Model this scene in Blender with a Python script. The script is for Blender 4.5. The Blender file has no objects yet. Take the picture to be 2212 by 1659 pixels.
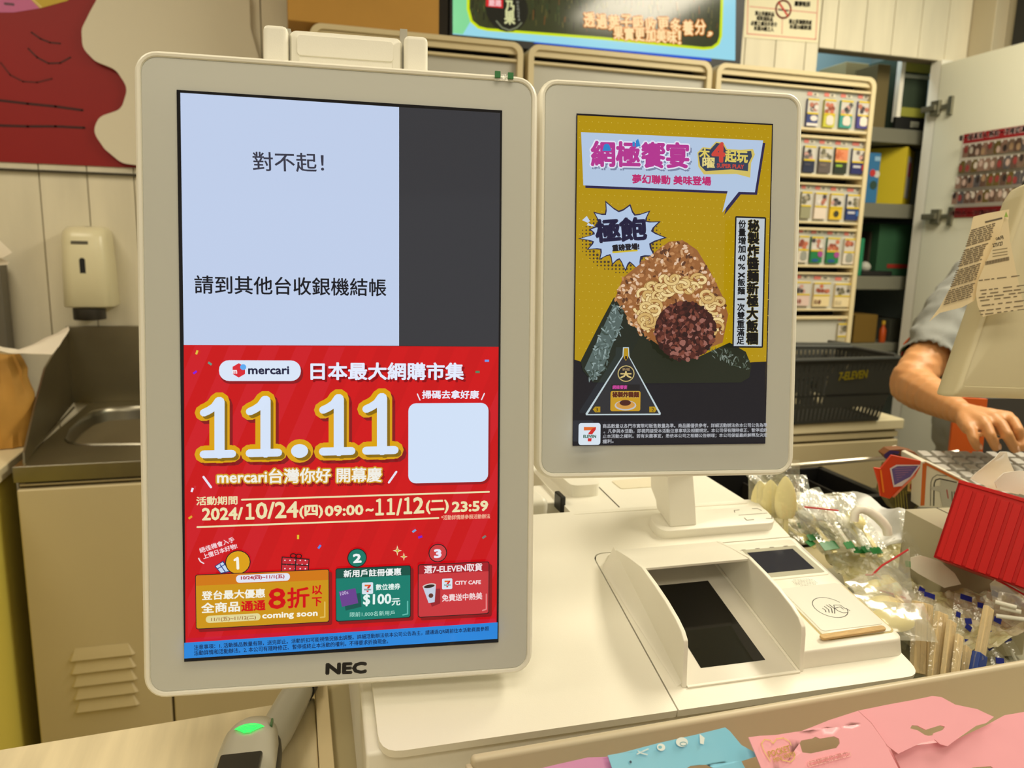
import bpy, bmesh, math, random
from mathutils import Vector as V, Matrix
from mathutils.geometry import tessellate_polygon
from mathutils import noise as MN
S = bpy.context.scene
COL = S.collection
PI = math.pi
rad = math.radians
random.seed(7)

# ------------------------------------------------------------------ camera
F, CX, CY = 1661.0, 1106.0, 829.5            # focal length and centre for the 2212 x 1659 frame
YAW, PITCH, ROLL = rad(16.2), rad(10.4), rad(1.36)
EYE = V((0, 0, 1.42))
FWD = V((math.sin(YAW)*math.cos(PITCH), math.cos(YAW)*math.cos(PITCH), -math.sin(PITCH)))
R0 = V((math.cos(YAW), -math.sin(YAW), 0)); U0 = R0.cross(FWD)
RT = R0*math.cos(ROLL) + U0*math.sin(ROLL)
UP = U0*math.cos(ROLL) - R0*math.sin(ROLL)
cd = bpy.data.cameras.new('camera'); cam = bpy.data.objects.new('camera', cd); COL.objects.link(cam)
cd.sensor_width = 36; cd.lens = F/2212*36; cd.clip_start = .02; cd.clip_end = 60
cd.dof.use_dof = True; cd.dof.focus_distance = .64; cd.dof.aperture_fstop = 9.0
cam.matrix_world = Matrix.Translation(EYE) @ Matrix((RT, UP, -FWD)).transposed().to_4x4()
S.camera = cam

# ------------------------------------------------------------------ light and exposure
w = bpy.data.worlds.new('world'); S.world = w; w.use_nodes = True
bg = w.node_tree.nodes['Background']; bg.inputs[0].default_value = (.95, .86, .68, 1); bg.inputs[1].default_value = .33
S.view_settings.view_transform = 'Standard'; S.view_settings.look = 'None'
S.view_settings.exposure = 0; S.view_settings.gamma = 1; S.view_settings.use_curve_mapping = False
def area(name, loc, size, power, col=(1, .895, .69), rot=(0, 0, 0)):
    l = bpy.data.lights.new(name, 'AREA'); l.shape = 'RECTANGLE'; l.size, l.size_y = size; l.energy = power; l.color = col
    o = bpy.data.objects.new(name, l); COL.objects.link(o); o.location = loc; o.rotation_euler = rot; return o
area('ceiling_panel_light', (.3, .0, 2.62), (1.2, .5), 8)
area('ceiling_panel_light', (-1.0, 1.1, 2.62), (.6, 1.0), 13)
area('ceiling_panel_light', (1.75, 1.0, 2.62), (.5, 1.2), 45)
area('ceiling_panel_light', (-.2, -1.0, 2.62), (2.4, .4), 17)
area('storeroom_light', (2.0, 2.62, 2.45), (.4, .2), 3, (.80, .95, 1))

# ------------------------------------------------------------------ pixel -> place on a real surface
def ray(x, y): return FWD + RT*((x-CX)/F) - UP*((y-CY)/F)
def onplane(x, y, p0, n):
    d = ray(x, y); return EYE + d*((V(p0)-EYE).dot(n)/d.dot(n))
def atZ(x, y, z): return onplane(x, y, (0, 0, z), V((0, 0, 1)))
def atY(x, y, Y): return onplane(x, y, (0, Y, 0), V((0, 1, 0)))
def atX(x, y, X): return onplane(x, y, (X, 0, 0), V((1, 0, 0)))
def atD(x, y, d): return EYE + ray(x, y)*d
class Frame:
    """a flat working frame: origin o, axes x y z; px() gives the local x,y of the surface point seen at a pixel"""
    def __init__(s, o, x, y):
        s.o = V(o); s.x = V(x).normalized(); s.z = s.x.cross(V(y)).normalized(); s.y = s.z.cross(s.x)
        s.m = Matrix.Translation(s.o) @ Matrix((s.x, s.y, s.z)).transposed().to_4x4()
    def px(s, x, y, h=0):
        p = onplane(x, y, s.o + s.z*h, s.z) - s.o
        return V((p.dot(s.x), p.dot(s.y)))
    def cut(s, x, y, w):
        """where the ray meets the local plane x = w, as local (y, z)"""
        p = onplane(x, y, s.o + s.x*w, s.x) - s.o
        return p.dot(s.y), p.dot(s.z)

# ------------------------------------------------------------------ materials
def lin(c):
    return tuple(((v/255)/12.92 if v/255 <= .04045 else ((v/255+.055)/1.055)**2.4) for v in c[:3])
MATS = {}
def mat(name, c, rough=.5, metal=0, bump=0, bscale=200, var=0, vscale=6, coat=0, alpha=1, trans=0, emit=0, spec=.5, aniso=None):
    if name in MATS: return MATS[name]
    m = bpy.data.materials.new(name); m.use_nodes = True; nt = m.node_tree; N = nt.nodes; b = N['Principled BSDF']
    col = (*lin(c), 1)
    b.inputs['Base Color'].default_value = col; b.inputs['Roughness'].default_value = rough
    b.inputs['Metallic'].default_value = metal; b.inputs['Coat Weight'].default_value = coat
    b.inputs['Specular IOR Level'].default_value = spec
    b.inputs['Alpha'].default_value = alpha; b.inputs['Transmission Weight'].default_value = trans
    if emit: b.inputs['Emission Color'].default_value = col; b.inputs['Emission Strength'].default_value = emit
    tc = N.new('ShaderNodeTexCoord')
    if var:
        n = N.new('ShaderNodeTexNoise'); n.inputs['Scale'].default_value = vscale; n.inputs['Detail'].default_value = 5
        if aniso:
            mp = N.new('ShaderNodeMapping'); mp.inputs['Scale'].default_value = aniso
            nt.links.new(tc.outputs['Object'], mp.inputs[0]); nt.links.new(mp.outputs[0], n.inputs['Vector'])
        else: nt.links.new(tc.outputs['Object'], n.inputs['Vector'])
        r = N.new('ShaderNodeMapRange'); r.inputs['From Min'].default_value = .3; r.inputs['From Max'].default_value = .7
        r.inputs['To Min'].default_value = 1-var; r.inputs['To Max'].default_value = 1+var*.6
        mx = N.new('ShaderNodeMix'); mx.data_type = 'RGBA'; mx.blend_type = 'MULTIPLY'; mx.inputs[0].default_value = 1
        mx.inputs[6].default_value = col
        cc = N.new('ShaderNodeCombineColor')
        nt.links.new(n.outputs[0], r.inputs[0])
        for k in range(3): nt.links.new(r.outputs[0], cc.inputs[k])
        nt.links.new(cc.outputs[0], mx.inputs[7]); nt.links.new(mx.outputs[2], b.inputs['Base Color'])
    if bump:
        n2 = N.new('ShaderNodeTexNoise'); n2.inputs['Scale'].default_value = bscale; n2.inputs['Detail'].default_value = 3
        bp = N.new('ShaderNodeBump'); bp.inputs['Strength'].default_value = bump; bp.inputs['Distance'].default_value = .002
        nt.links.new(tc.outputs['Object'], n2.inputs['Vector']); nt.links.new(n2.outputs[0], bp.inputs['Height'])
        nt.links.new(bp.outputs[0], b.inputs['Normal'])
    MATS[name] = m; return m
def screen_mat(name, k=1.0, rough=.06, spec=.5):
    if name in MATS: return MATS[name]
    m = bpy.data.materials.new(name); m.use_nodes = True; nt = m.node_tree; N = nt.nodes; b = N['Principled BSDF']
    a = N.new('ShaderNodeAttribute'); a.attribute_name = 'ink'
    b.inputs['Base Color'].default_value = (.01, .01, .012, 1); b.inputs['Roughness'].default_value = rough
    b.inputs['Specular IOR Level'].default_value = spec
    nt.links.new(a.outputs['Color'], b.inputs['Emission Color']); b.inputs['Emission Strength'].default_value = k
    MATS[name] = m; return m
def print_mat(name, rough=.5, coat=0):
    if name in MATS: return MATS[name]
    m = bpy.data.materials.new(name); m.use_nodes = True; nt = m.node_tree; N = nt.nodes; b = N['Principled BSDF']
    a = N.new('ShaderNodeAttribute'); a.attribute_name = 'ink'
    b.inputs['Roughness'].default_value = rough; b.inputs['Coat Weight'].default_value = coat
    nt.links.new(a.outputs['Color'], b.inputs['Base Color']); MATS[name] = m; return m
def film_mat(name, c=(240, 240, 225), fac=.16, rough=.12, bump=.6, bscale=60):
    """clear plastic film: mostly see-through with sharp crinkled glints"""
    if name in MATS: return MATS[name]
    m = bpy.data.materials.new(name); m.use_nodes = True; nt = m.node_tree; N = nt.nodes
    N.remove(N['Principled BSDF']); out = N['Material Output']
    tr = N.new('ShaderNodeBsdfTransparent'); gl = N.new('ShaderNodeBsdfGlossy'); df = N.new('ShaderNodeBsdfDiffuse')
    gl.inputs['Roughness'].default_value = rough; gl.inputs['Color'].default_value = (1, 1, 1, 1)
    df.inputs['Color'].default_value = (*lin(c), 1)
    tc = N.new('ShaderNodeTexCoord'); n = N.new('ShaderNodeTexNoise'); n.inputs['Scale'].default_value = bscale; n.inputs['Detail'].default_value = 2
    bp = N.new('ShaderNodeBump'); bp.inputs['Strength'].default_value = bump; bp.inputs['Distance'].default_value = .004
    L = nt.links.new
    L(tc.outputs['Object'], n.inputs['Vector']); L(n.outputs[0], bp.inputs['Height']); L(bp.outputs[0], gl.inputs['Normal'])
    m1 = N.new('ShaderNodeMixShader'); m1.inputs[0].default_value = .5; L(df.outputs[0], m1.inputs[1]); L(gl.outputs[0], m1.inputs[2])
    m2 = N.new('ShaderNodeMixShader'); m2.inputs[0].default_value = fac; L(tr.outputs[0], m2.inputs[1]); L(m1.outputs[0], m2.inputs[2])
    L(m2.outputs[0], out.inputs[0]); MATS[name] = m; return m

WHITE = mat('white_plastic', (246, 243, 230), .38, bump=.05, bscale=900)
BEZEL = mat('bezel_panel_plastic', (206, 208, 202), .30)
CREAM = mat('cream_plastic', (238, 230, 205), .45, bump=.05, bscale=800)
BLACK = mat('black_plastic', (22, 22, 22), .45)
SEAM = mat('dark_seam', (60, 54, 40), .8)
GREYP = mat('grey_plastic', (176, 172, 158), .4)
STEEL = mat('brushed_steel', (150, 145, 130), .33, 1, var=.08, vscale=14)
GLASSK = mat('black_glass', (6, 6, 6), .05, spec=.7)

# ------------------------------------------------------------------ mesh builders
class MB:
    def __init__(s): s.v = []; s.f = []; s.mi = []
    def add(s, vs, fs, mi=0):
        o = len(s.v); s.v += [tuple(p) for p in vs]; s.f += [tuple(i+o for i in f) for f in fs]; s.mi += [mi]*len(fs); return s
    def box(s, lo, hi, mi=0, m=None):
        x0, y0, z0 = lo; x1, y1, z1 = hi
        vs = [V(p) for p in ((x0,y0,z0),(x1,y0,z0),(x1,y1,z0),(x0,y1,z0),(x0,y0,z1),(x1,y0,z1),(x1,y1,z1),(x0,y1,z1))]
        if m is not None: vs = [m @ p for p in vs]
        return s.add(vs, [(3,2,1,0),(4,5,6,7),(0,1,5,4),(1,2,6,5),(2,3,7,6),(3,0,4,7)], mi)
    def loft(s, rings, mi=0, cap=True, close=True):
        n = len(rings[0]); vs = [p for r in rings for p in r]; fs = []
        for k in range(len(rings)-1):
            for i in range(n if close else n-1):
                j = (i+1) % n; fs.append((k*n+i, k*n+j, (k+1)*n+j, (k+1)*n+i))
        if cap: fs += [tuple(range(n-1, -1, -1)), tuple((len(rings)-1)*n+i for i in range(n))]
        return s.add(vs, fs, mi)
    def tube(s, pts, r, n=8, mi=0, cap=True):
        pts = [V(p) for p in pts]; rs = r if isinstance(r, (list, tuple)) else [r]*len(pts); rings = []
        up = V((0, 0, 1)); prev = None
        for i, p in enumerate(pts):
            t = (pts[min(i+1, len(pts)-1)] - pts[max(i-1, 0)]).normalized()
            if prev is None: a = t.cross(up) if abs(t.z) < .95 else t.cross(V((1, 0, 0)))
            else: a = prev - t*prev.dot(t)
            a.normalize(); prev = a; b = t.cross(a)
            rings.append([p + (a*math.cos(2*PI*k/n) + b*math.sin(2*PI*k/n))*rs[i] for k in range(n)])
        return s.loft(rings, mi, cap)
    def prism(s, poly, z0, z1, mi=0, m=None, side=None):
        """polygon (x,y), any shape, extruded z0..z1"""
        n = len(poly); a = [V((p[0], p[1], z0)) for p in poly]; b = [V((p[0], p[1], z1)) for p in poly]
        if m is not None: a = [m @ p for p in a]; b = [m @ p for p in b]
        tri = tessellate_polygon([[V((p[0], p[1], 0)) for p in poly]])
        area2 = sum(poly[i][0]*poly[(i+1) % n][1]-poly[(i+1) % n][0]*poly[i][1] for i in range(n))
        fs = []
        for t in tri:
            p, q, r_ = (poly[k] for k in t)
            c = (q[0]-p[0])*(r_[1]-p[1])-(q[1]-p[1])*(r_[0]-p[0])
            t = t if c > 0 else t[::-1]
            fs.append(tuple(k+n for k in t)); fs.append(tuple(t[::-1]))
        s.add(a+b, fs, mi)
        o = len(s.v)-2*n
        for i in range(n):
            j = (i+1) % n; q = (o+i, o+j, o+n+j, o+n+i)
            s.f.append(q if area2 > 0 else q[::-1]); s.mi.append(mi if side is None else side)
        return s
    def lathe(s, prof, n=24, mi=0, c=(0, 0, 0)):
        rings = [[V((c[0]+r*math.cos(2*PI*k/n), c[1]+r*math.sin(2*PI*k/n), c[2]+z)) for k in range(n)] for r, z in prof]
        return s.loft(rings, mi)
    def build(s, name, mats, parent=None, m=None, smooth=True, bevel=0, seg=2, angle=35, sub=0, solid=0):
        me = bpy.data.meshes.new(name); me.from_pydata(s.v, [], s.f); me.update()
        for x in (mats if isinstance(mats, (list, tuple)) else [mats]): me.materials.append(x)
        me.polygons.foreach_set('material_index', s.mi)
        o = bpy.data.objects.new(name, me); COL.objects.link(o)
        if smooth:
            me.polygons.foreach_set('use_smooth', [True]*len(me.polygons))
            try: me.set_sharp_from_angle(angle=rad(angle))
            except Exception: pass
        if parent: o.parent = parent
        if m is not None: o.matrix_local = m
        if solid:
            md = o.modifiers.new('thick', 'SOLIDIFY'); md.thickness = solid; md.offset = 0
        if bevel:
            md = o.modifiers.new('bevel', 'BEVEL'); md.width = bevel; md.segments = seg; md.limit_method = 'ANGLE'; md.angle_limit = rad(30); md.harden_normals = True
        if sub:
            md = o.modifiers.new('sub', 'SUBSURF'); md.levels = sub; md.render_levels = sub
        return o
def rr(x0, y0, x1, y1, r, n=6):
    """rounded rectangle outline, counter-clockwise"""
    if x1 < x0: x0, x1 = x1, x0
    if y1 < y0: y0, y1 = y1, y0
    rs = r if isinstance(r, (list, tuple)) else [r]*4
    pts = []
    for (cx, cy, sx, sy, a0, q) in ((x1, y0, -1, 1, -PI/2, rs[0]), (x1, y1, -1, -1, 0, rs[1]), (x0, y1, 1, -1, PI/2, rs[2]), (x0, y0, 1, 1, PI, rs[3])):
        for k in range(n+1):
            a = a0 + PI/2*k/n
            pts.append((cx+sx*q+q*math.cos(a), cy+sy*q+q*math.sin(a)))
    return pts
def rr_loft(mb, x0, y0, x1, y1, r, levels, mi=0, n=6, cap=True):
    """levels: (inset, z) rings of a rounded rectangle"""
    rings = []
    for ins, z in levels:
        rings.append([V((p[0], p[1], z)) for p in rr(x0+ins, y0+ins, x1-ins, y1-ins, max(r-ins, .0005), n)])
    return mb.loft(rings, mi, cap)
def root(name, label, cat, m=None, group=None):
    o = bpy.data.objects.new(name, None); COL.objects.link(o); o.empty_display_size = .05
    if m is not None: o.matrix_world = m
    o['label'] = label; o['category'] = cat
    if group: o['group'] = group
    return o
def tag(o, label, cat, group=None):
    o['label'] = label; o['category'] = cat
    if group: o['group'] = group
    return o
def struct(o): o['kind'] = 'structure'; return o
def stuff(o): o['kind'] = 'stuff'; return o
def T(p): return Matrix.Translation(V(p))

# ------------------------------------------------------------------ flat print: one mesh of coloured shapes on a surface
_tc = {}
def glyphs(s):
    if s in _tc: return _tc[s]
    c = bpy.data.curves.new('t', 'FONT'); c.body = s; c.size = 1; c.resolution_u = 2
    o = bpy.data.objects.new('t', c); COL.objects.link(o)
    me = bpy.data.meshes.new_from_object(o.evaluated_get(bpy.context.evaluated_depsgraph_get()))
    vs = [(v.co.x, v.co.y) for v in me.vertices]; fs = [tuple(p.vertices) for p in me.polygons]
    bpy.data.objects.remove(o); bpy.data.curves.remove(c); bpy.data.meshes.remove(me)
    if not vs: vs = [(0, 0), (1, 1)]
    xs = [v[0] for v in vs]; ys = [v[1] for v in vs]
    _tc[s] = (vs, fs, min(xs), max(xs), min(ys), max(ys)); return _tc[s]
class Art:
    """all coordinates are pixels of the surface as seen; they are turned into places on the frame fr"""
    def __init__(s, fr, h=0, eps=.00006, raw=False):
        s.fr = fr; s.h = h; s.eps = eps; s.v = []; s.f = []; s.c = []; s.n = 0; s.raw = raw; s.clip = None
    def q(s, p): return V(p) if s.raw else s.fr.px(p[0], p[1], s.h)
    def lay(s, vs, fs, col, z=None):
        if z is None: s.n += 1; z = s.n
        o = len(s.v)
        if s.clip:
            x0, y0, x1, y1 = s.clip; vs = [(min(max(v[0], x0), x1), min(max(v[1], y0), y1)) for v in vs]
        s.v += [(v[0], v[1], s.h+z*s.eps) for v in vs]; s.f += [tuple(i+o for i in f) for f in fs]
        s.c += [(*lin(col), 1)]*len(fs)
    def polyl(s, pts, col, z=None):
        n = len(pts); tri = tessellate_polygon([[V((p[0], p[1], 0)) for p in pts]]); fs = []
        for t in tri:
            a, b, c = (pts[k] for k in t)
            cr = (b[0]-a[0])*(c[1]-a[1])-(b[1]-a[1])*(c[0]-a[0])
            if abs(cr) > 1e-14: fs.append(tuple(t) if cr > 0 else tuple(t[::-1]))
        s.lay(pts, fs, col, z)
    def poly(s, pts, col, z=None): s.polyl([s.q(p) for p in pts], col, z)
    def box(s, p, q, col, r=0, z=None):
        """rounded box from its top left and bottom right corner"""
        a, b = s.q(p), s.q(q)
        if not r: s.polyl([(a[0], b[1]), (b[0], b[1]), (b[0], a[1]), (a[0], a[1])], col, z); return
        k = s.k(p); s.polyl(rr(a[0], b[1], b[0], a[1], min(r*k, abs(b[0]-a[0])*.499, abs(a[1]-b[1])*.499), 5), col, z)
    def k(s, p): return 1 if s.raw else (s.q((p[0]+10, p[1]))-s.q(p)).length/10
    def disc(s, p, rx, col, ry=None, rot=0, n=20, z=None):
        c = s.q(p); k = s.k(p); ry = ry or rx
        pts = []
        for i in range(n):
            a = 2*PI*i/n; x, y = rx*k*math.cos(a), ry*k*math.sin(a)
            pts.append((c[0]+x*math.cos(rot)-y*math.sin(rot), c[1]+x*math.sin(rot)+y*math.cos(rot)))
        s.lay(pts, [tuple(range(n))], col, z)
    def ring(s, p, r, wd, col, ry=None, n=32, a0=0, a1=2*PI, z=None):
        ry = ry or r
        pts = [(p[0]+r*math.cos(a0+(a1-a0)*i/n), p[1]+ry*math.sin(a0+(a1-a0)*i/n)) for i in range(n+1)]
        s.line(pts, wd, col, cap=False, z=z)
    def line(s, pts, wd, col, cap=True, z=None):
        if z is None: s.n += 1; z = s.n
        L = [s.q(p) for p in pts]; k = s.k(pts[0])*wd/2
        for a, b in zip(L, L[1:]):
            d = b-a
            if d.length < 1e-9: continue
            d.normalize(); nrm = V((-d[1], d[0]))*k
            s.lay([a-nrm, b-nrm, b+nrm, a+nrm], [(0, 1, 2, 3)], col, z)
        for p in (L if cap else L[1:-1]):
            s.lay([(p[0]+k*math.cos(2*PI*i/10), p[1]+k*math.sin(2*PI*i/10)) for i in range(10)], [tuple(range(10))], col, z)
    def text(s, t, p0, p1, hp, col, bold=0, out=0, ocol=None, sh=None, scol=None, vert=False, z=None):
        """ink of t from baseline point p0 to p1 (pixels), hp pixels tall"""
        vs, fs, x0, x1, y0, y1 = glyphs(t)
        a, b = s.q(p0), s.q(p1); k = s.k(p0); d = b-a; ln = d.length; d.normalize(); nn = V((-d[1], d[0]))
        if not s.raw and nn[1] < 0 and not vert: nn = -nn
        sx = ln/max(x1-x0, 1e-6); sy = hp*k/max(y1-y0, 1e-6)
        base = [a + d*((v[0]-x0)*sx) + nn*((v[1]-y0)*sy) for v in vs]
        fsr = fs
        def stamp(dx, dy, rd, col, m):
            s.n += 1; zz = s.n
            offs = [(0, 0)] if not rd else [(rd*math.cos(2*PI*i/m), rd*math.sin(2*PI*i/m)) for i in range(m)]
            for ox, oy in offs:
                s.lay([(p[0]+(dx+ox)*k, p[1]+(-dy+oy)*k) for p in base], fsr, col, zz)
        if sh: stamp(sh[0], sh[1], max(bold, out), scol, 6)
        if out: stamp(0, 0, out, ocol, 10)
        stamp(0, 0, bold, col, 6)
    def build(s, name, m, parent, local=None):
        me = bpy.data.meshes.new(name); me.from_pydata(s.v, [], s.f); me.update(); me.materials.append(m)
        at = me.color_attributes.new('ink', 'FLOAT_COLOR', 'CORNER')
        cols = []
        for p, c in zip(me.polygons, s.c): cols += list(c)*p.loop_total
        at.data.foreach_set('color', cols)
        o = bpy.data.objects.new(name, me); COL.objects.link(o)
        if parent: o.parent = parent
        if local is not None: o.matrix_local = local
        return o
def seven_logo(A, x0, y0, x1, y1, panel=True):
    """the shop's square sign, drawn inside the pixel box"""
    w_, h_ = x1-x0, y1-y0
    P = lambda u, v: (x0+u*w_, y0+v*h_)
    if panel: A.box((x0, y0), (x1, y1), (214, 226, 236), r=w_*.12)
    A.poly([P(.24, .18), P(.80, .18), P(.76, .32), P(.24, .34)], (222, 104, 40))
    A.poly([P(.62, .26), P(.80, .18), P(.79, .30), P(.62, .52), P(.44, .52), P(.46, .45)], (205, 40, 35))
    A.poly([P(.42, .70), P(.60, .70), P(.58, .84), P(.42, .84)], (205, 40, 35))
    A.text('ELEVEN', P(.22, .68), P(.80, .68), h_*.13, (20, 90, 60), bold=w_*.008)

# ================================================================== frames measured from the picture
TILT = rad(7.9)
def disp_frame(o, yaw, tilt=TILT):
    x = V((math.cos(yaw), math.sin(yaw), 0)); n = V((math.sin(yaw), -math.cos(yaw), 0))   # n: level, toward the customer
    y = V((0, 0, 1))*math.cos(tilt) - n*math.sin(tilt)
    return Frame(o, x, y)
FL = Frame(atD(730, 800, .607), (.9948, -.1011, -.0082), (.0252, .131, .991))       # big screen
FS = Frame(atD(1452, 600, .6745), (.9911, -.1331, -.0040), (.0225, .1308, .991))   # small screen

def display(name, label, fr, outer, lcd, depth, rimr):
    """outer / lcd: pixel corners TL TR BR BL"""
    def rect(c):
        p = [fr.px(*q) for q in c]
        return (p[0][0]+p[3][0])/2, (p[2][1]+p[3][1])/2, (p[1][0]+p[2][0])/2, (p[0][1]+p[1][1])/2
    x0, y0, x1, y1 = rect(outer); a0, b0, a1, b1 = rect(lcd)
    R = root(name, label, 'display', fr.m)
    mb = MB(); r = rimr
    rr_loft(mb, x0, y0, x1, y1, r, [(.03, -depth), (.012, -depth), (.004, -depth*.8), (0, -.016), (0, -.004), (.0012, -.0008), (.0028, .0006), (.0046, .0002), (.0052, -.0012), (.0054, -.003)], cap=True)
    mb.build('housing', WHITE, R, angle=50)
    mb = MB(); rr_loft(mb, x0+.0052, y0+.0052, x1-.0052, y1-.0052, r-.005, [(0, -.004), (0, -.0016), (.0006, -.001)])
    mb.build('front_panel', BEZEL, R, angle=30)
    return R, (x0, y0, x1, y1), (a0, b0, a1, b1)

# ================================================================== big customer screen
BIG, bo, bl = display('customer_display', 'large portrait touch screen in a white frame, left of the two screens', FL,
    ((289.5, 102.8), (1167, 165.5), (1147, 1454.7), (306, 1513.6)), ((383.8, 193.9), (1085.7, 238.7), (1075.7, 1387.6), (395.6, 1429.6)), .036, .017)
SCR = screen_mat('lit_screen', 1.0, .07, .4)
A = Art(FL, 0, .00003); P0 = (730, 800)
A.polyl([(bl[0], bl[1]), (bl[2], bl[1]), (bl[2], bl[3]), (bl[0], bl[3])], (7, 7, 10))
# message window and dark area, its grey painted in for the shop's reflection
A.poly([(389.5, 200.3), (862, 231.5), (862, 747), (397, 745)], (190, 205, 233))
A.poly([(862, 231.5), (1080.5, 244), (1077, 749), (862, 747)], (52, 53, 58))
A.text('對不起！', (547, 369), (700, 372), 42, (58, 58, 72), bold=.5)
A.text('請到其他台收銀機結帳', (421, 634), (834, 640), 41, (26, 26, 32), bold=.6)
# advert
A.poly([(397, 745), (1077, 749), (1072.5, 1375.5), (401, 1417.5)], (200, 4, 14)); A.n += 1; z_ = A.n
q0 = A.q((397, 746)); q1 = A.q((1077, 749)); qb = A.q((401, 1383))
def clipband(xa, xb, lean, top, bot, L, Rr):
    """slanted band inside the advert"""
    pts = [(xa, top), (xb, top), (xb+lean*(bot-top), bot), (xa+lean*(bot-top), bot)]
    out = pts
    for side, lim in ((0, L), (1, Rr)):
        res = []
        for i in range(len(out)):
            p, q = out[i], out[(i+1) % len(out)]
            ip = p[0] >= lim if side == 0 else p[0] <= lim; iq = q[0] >= lim if side == 0 else q[0] <= lim
            if ip: res.append(p)
            if ip != iq:
                t = (lim-p[0])/(q[0]-p[0]); res.append((lim, p[1]+t*(q[1]-p[1])))
        out = res
        if not out: return None
    return out
bw = .0244
for i in range(-1, 17):
    xa = q0[0]+.008 + i*bw*1.02; t = max(0, abs((i-3.5))/9)
    c = clipband(xa, xa+bw*.52, .42, q0[1]-.0003, qb[1], q0[0]+.0002, q1[0]-.0002)
    if c and len(c) > 2: A.polyl([(p[0], p[1]) for p in c][::-1], (204, 20, 33) if i < 5 or i > 9 else (206, 6, 16), z_)
A.box((475, 784), (655, 829), (140, 10, 22), r=22)
A.box((473, 778), (650, 823), (216, 228, 246), r=22)
A.poly([(516+15.5*math.sin(PI/3*k), 800-15.5*math.cos(PI/3*k)) for k in range(6)], (216, 36, 50))
A.disc((525.5, 793), 6.6, (92, 168, 238)); A.text('m', (503, 807), (512, 807), 8, (240, 235, 240), bold=.5)
A.text('mercari', (537, 808), (624, 808), 17, (38, 38, 66), bold=.9)
A.text('日本最大網購市集', (672, 820), (1001, 820), 38, (226, 233, 250), bold=1.3, sh=(5, 5), scol=(140, 8, 18))
def one(x, yb, dx, dy, r, col, z):
    k = .5
    A.line([(x+1+dx, yb-113+dy), (x+1+dx, yb+dy)], 22+2*r, col, z=z)
    A.line([(x+dx-1, yb-115+dy), (x-10+dx, yb-102+dy), (x-22+dx, yb-94+dy), (x-33+dx, yb-89+dy)], 17+2*r, col, z=z)
    A.line([(x-33+dx, yb+dy+.8), (x+28+dx, yb+dy-.6)], 18+2*r, col, z=z)
for dx, dy, r, col in ((7, 7, 10.5, (134, 14, 22)), (0, 0, 11, (216, 160, 6)), (6, 6, 0, (136, 104, 8)), (0, 0, 0, (212, 226, 246))):
    A.n += 1; z = A.n
    for x, yb in ((473.5, 980.5), (572.8, 978), (731, 974.5), (824.2, 972.5)): one(x, yb, dx, dy, r, col, z)
    A.disc((647.3+dx, 974+dy), 18.5+r, col, ry=15.5+r, z=z)
A.text('mercari台灣你好 開幕慶', (470, 1045), (824, 1040), 33, (238, 236, 226), bold=.9, out=4, ocol=(206, 150, 34), sh=(4, 6), scol=(140, 8, 16))
A.line([(440, 1030), (456, 1052)], 5, (230, 225, 240)); A.line([(856, 1019), (840, 1042)], 4.6, (230, 225, 240))
A.text('掃碼去拿好康', (912, 861), (1034, 861), 18, (232, 232, 246), bold=.6)
A.line([(901.5, 851), (907, 864)], 2.6, (232, 228, 240)); A.line([(1046, 850), (1040, 863)], 2.6, (232, 228, 240))
A.box((885, 876), (1058, 1045), (150, 8, 18), r=18); A.box((882, 871), (1054, 1040), (208, 224, 246), r=17)
CR = (234, 222, 172)
A.text('活動期間', (425, 1091), (513, 1089), 19, CR, bold=.6)
A.line([(523, 1079), (1056, 1062)], 4, CR); A.line([(427, 1138), (947, 1118.5)], 4, CR)
for t, x0, y0, x1, y1, h in (('2024/', 438, 1123, 524, 1121, 27), ('\uff11', 532, 1121, 549, 1120.5, 35), ('0/24', 554, 1120, 644, 1117, 36), ('(四)', 648, 1119, 697, 1117, 28), ('09:00', 703, 1114, 784, 1111, 22),
        ('~', 791, 1104, 806, 1103, 5), ('\uff11', 812, 1112, 828, 1111.5, 35), ('\uff11', 836, 1111, 852, 1110.5, 35), ('/', 857, 1112, 868, 1111.5, 35), ('\uff11', 873, 1109, 889, 1108.5, 35), ('2', 894, 1108, 915, 1107, 34), ('(二)', 921, 1109, 968, 1107, 28), ('23:59', 977, 1105, 1053, 1102, 21)):
    A.text(t, (x0, y0), (x1, y1), h, CR, bold=1.3)
A.text('*活動詳情請參照活動辦法', (953, 1122.5), (1058, 1119), 10, (238, 180, 150), bold=.2)
A.text('絕佳機會入手', (434, 1194), (508, 1169), 12, (240, 210, 214), bold=.3)
A.text('上億日本好物!', (441, 1207), (514, 1183), 12, (240, 210, 214), bold=.3)
A.line([(430, 1205), (434, 1212), (441, 1216)], 2.6, (236, 220, 226))
# numbered cards
K = (30, 16, 18)
def card(tl, br, head, hh, body, sh=True):
    a = (tl[0]-1.5, tl[1]-1.5); b = (br[0]+1.5, br[1]+1.5)
    A.box((a[0]+6, a[1]+6), (b[0]+6, b[1]+6), (140, 8, 16), r=5)
    A.box(a, b, K, r=5); A.box(tl, br, head, r=4)
    p, q = A.q(tl), A.q(br); k = A.k(tl); y = p[1]-hh*k
    A.polyl([(p[0], q[1]+.001), (q[0], q[1]+.001), (q[0], y), (p[0], y)], body); A.n -= 0
    A.polyl([(p[0]+.001, q[1]), (q[0]-.001, q[1]), (q[0]-.001, q[1]+.0012), (p[0]+.001, q[1]+.0012)], body)
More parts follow.
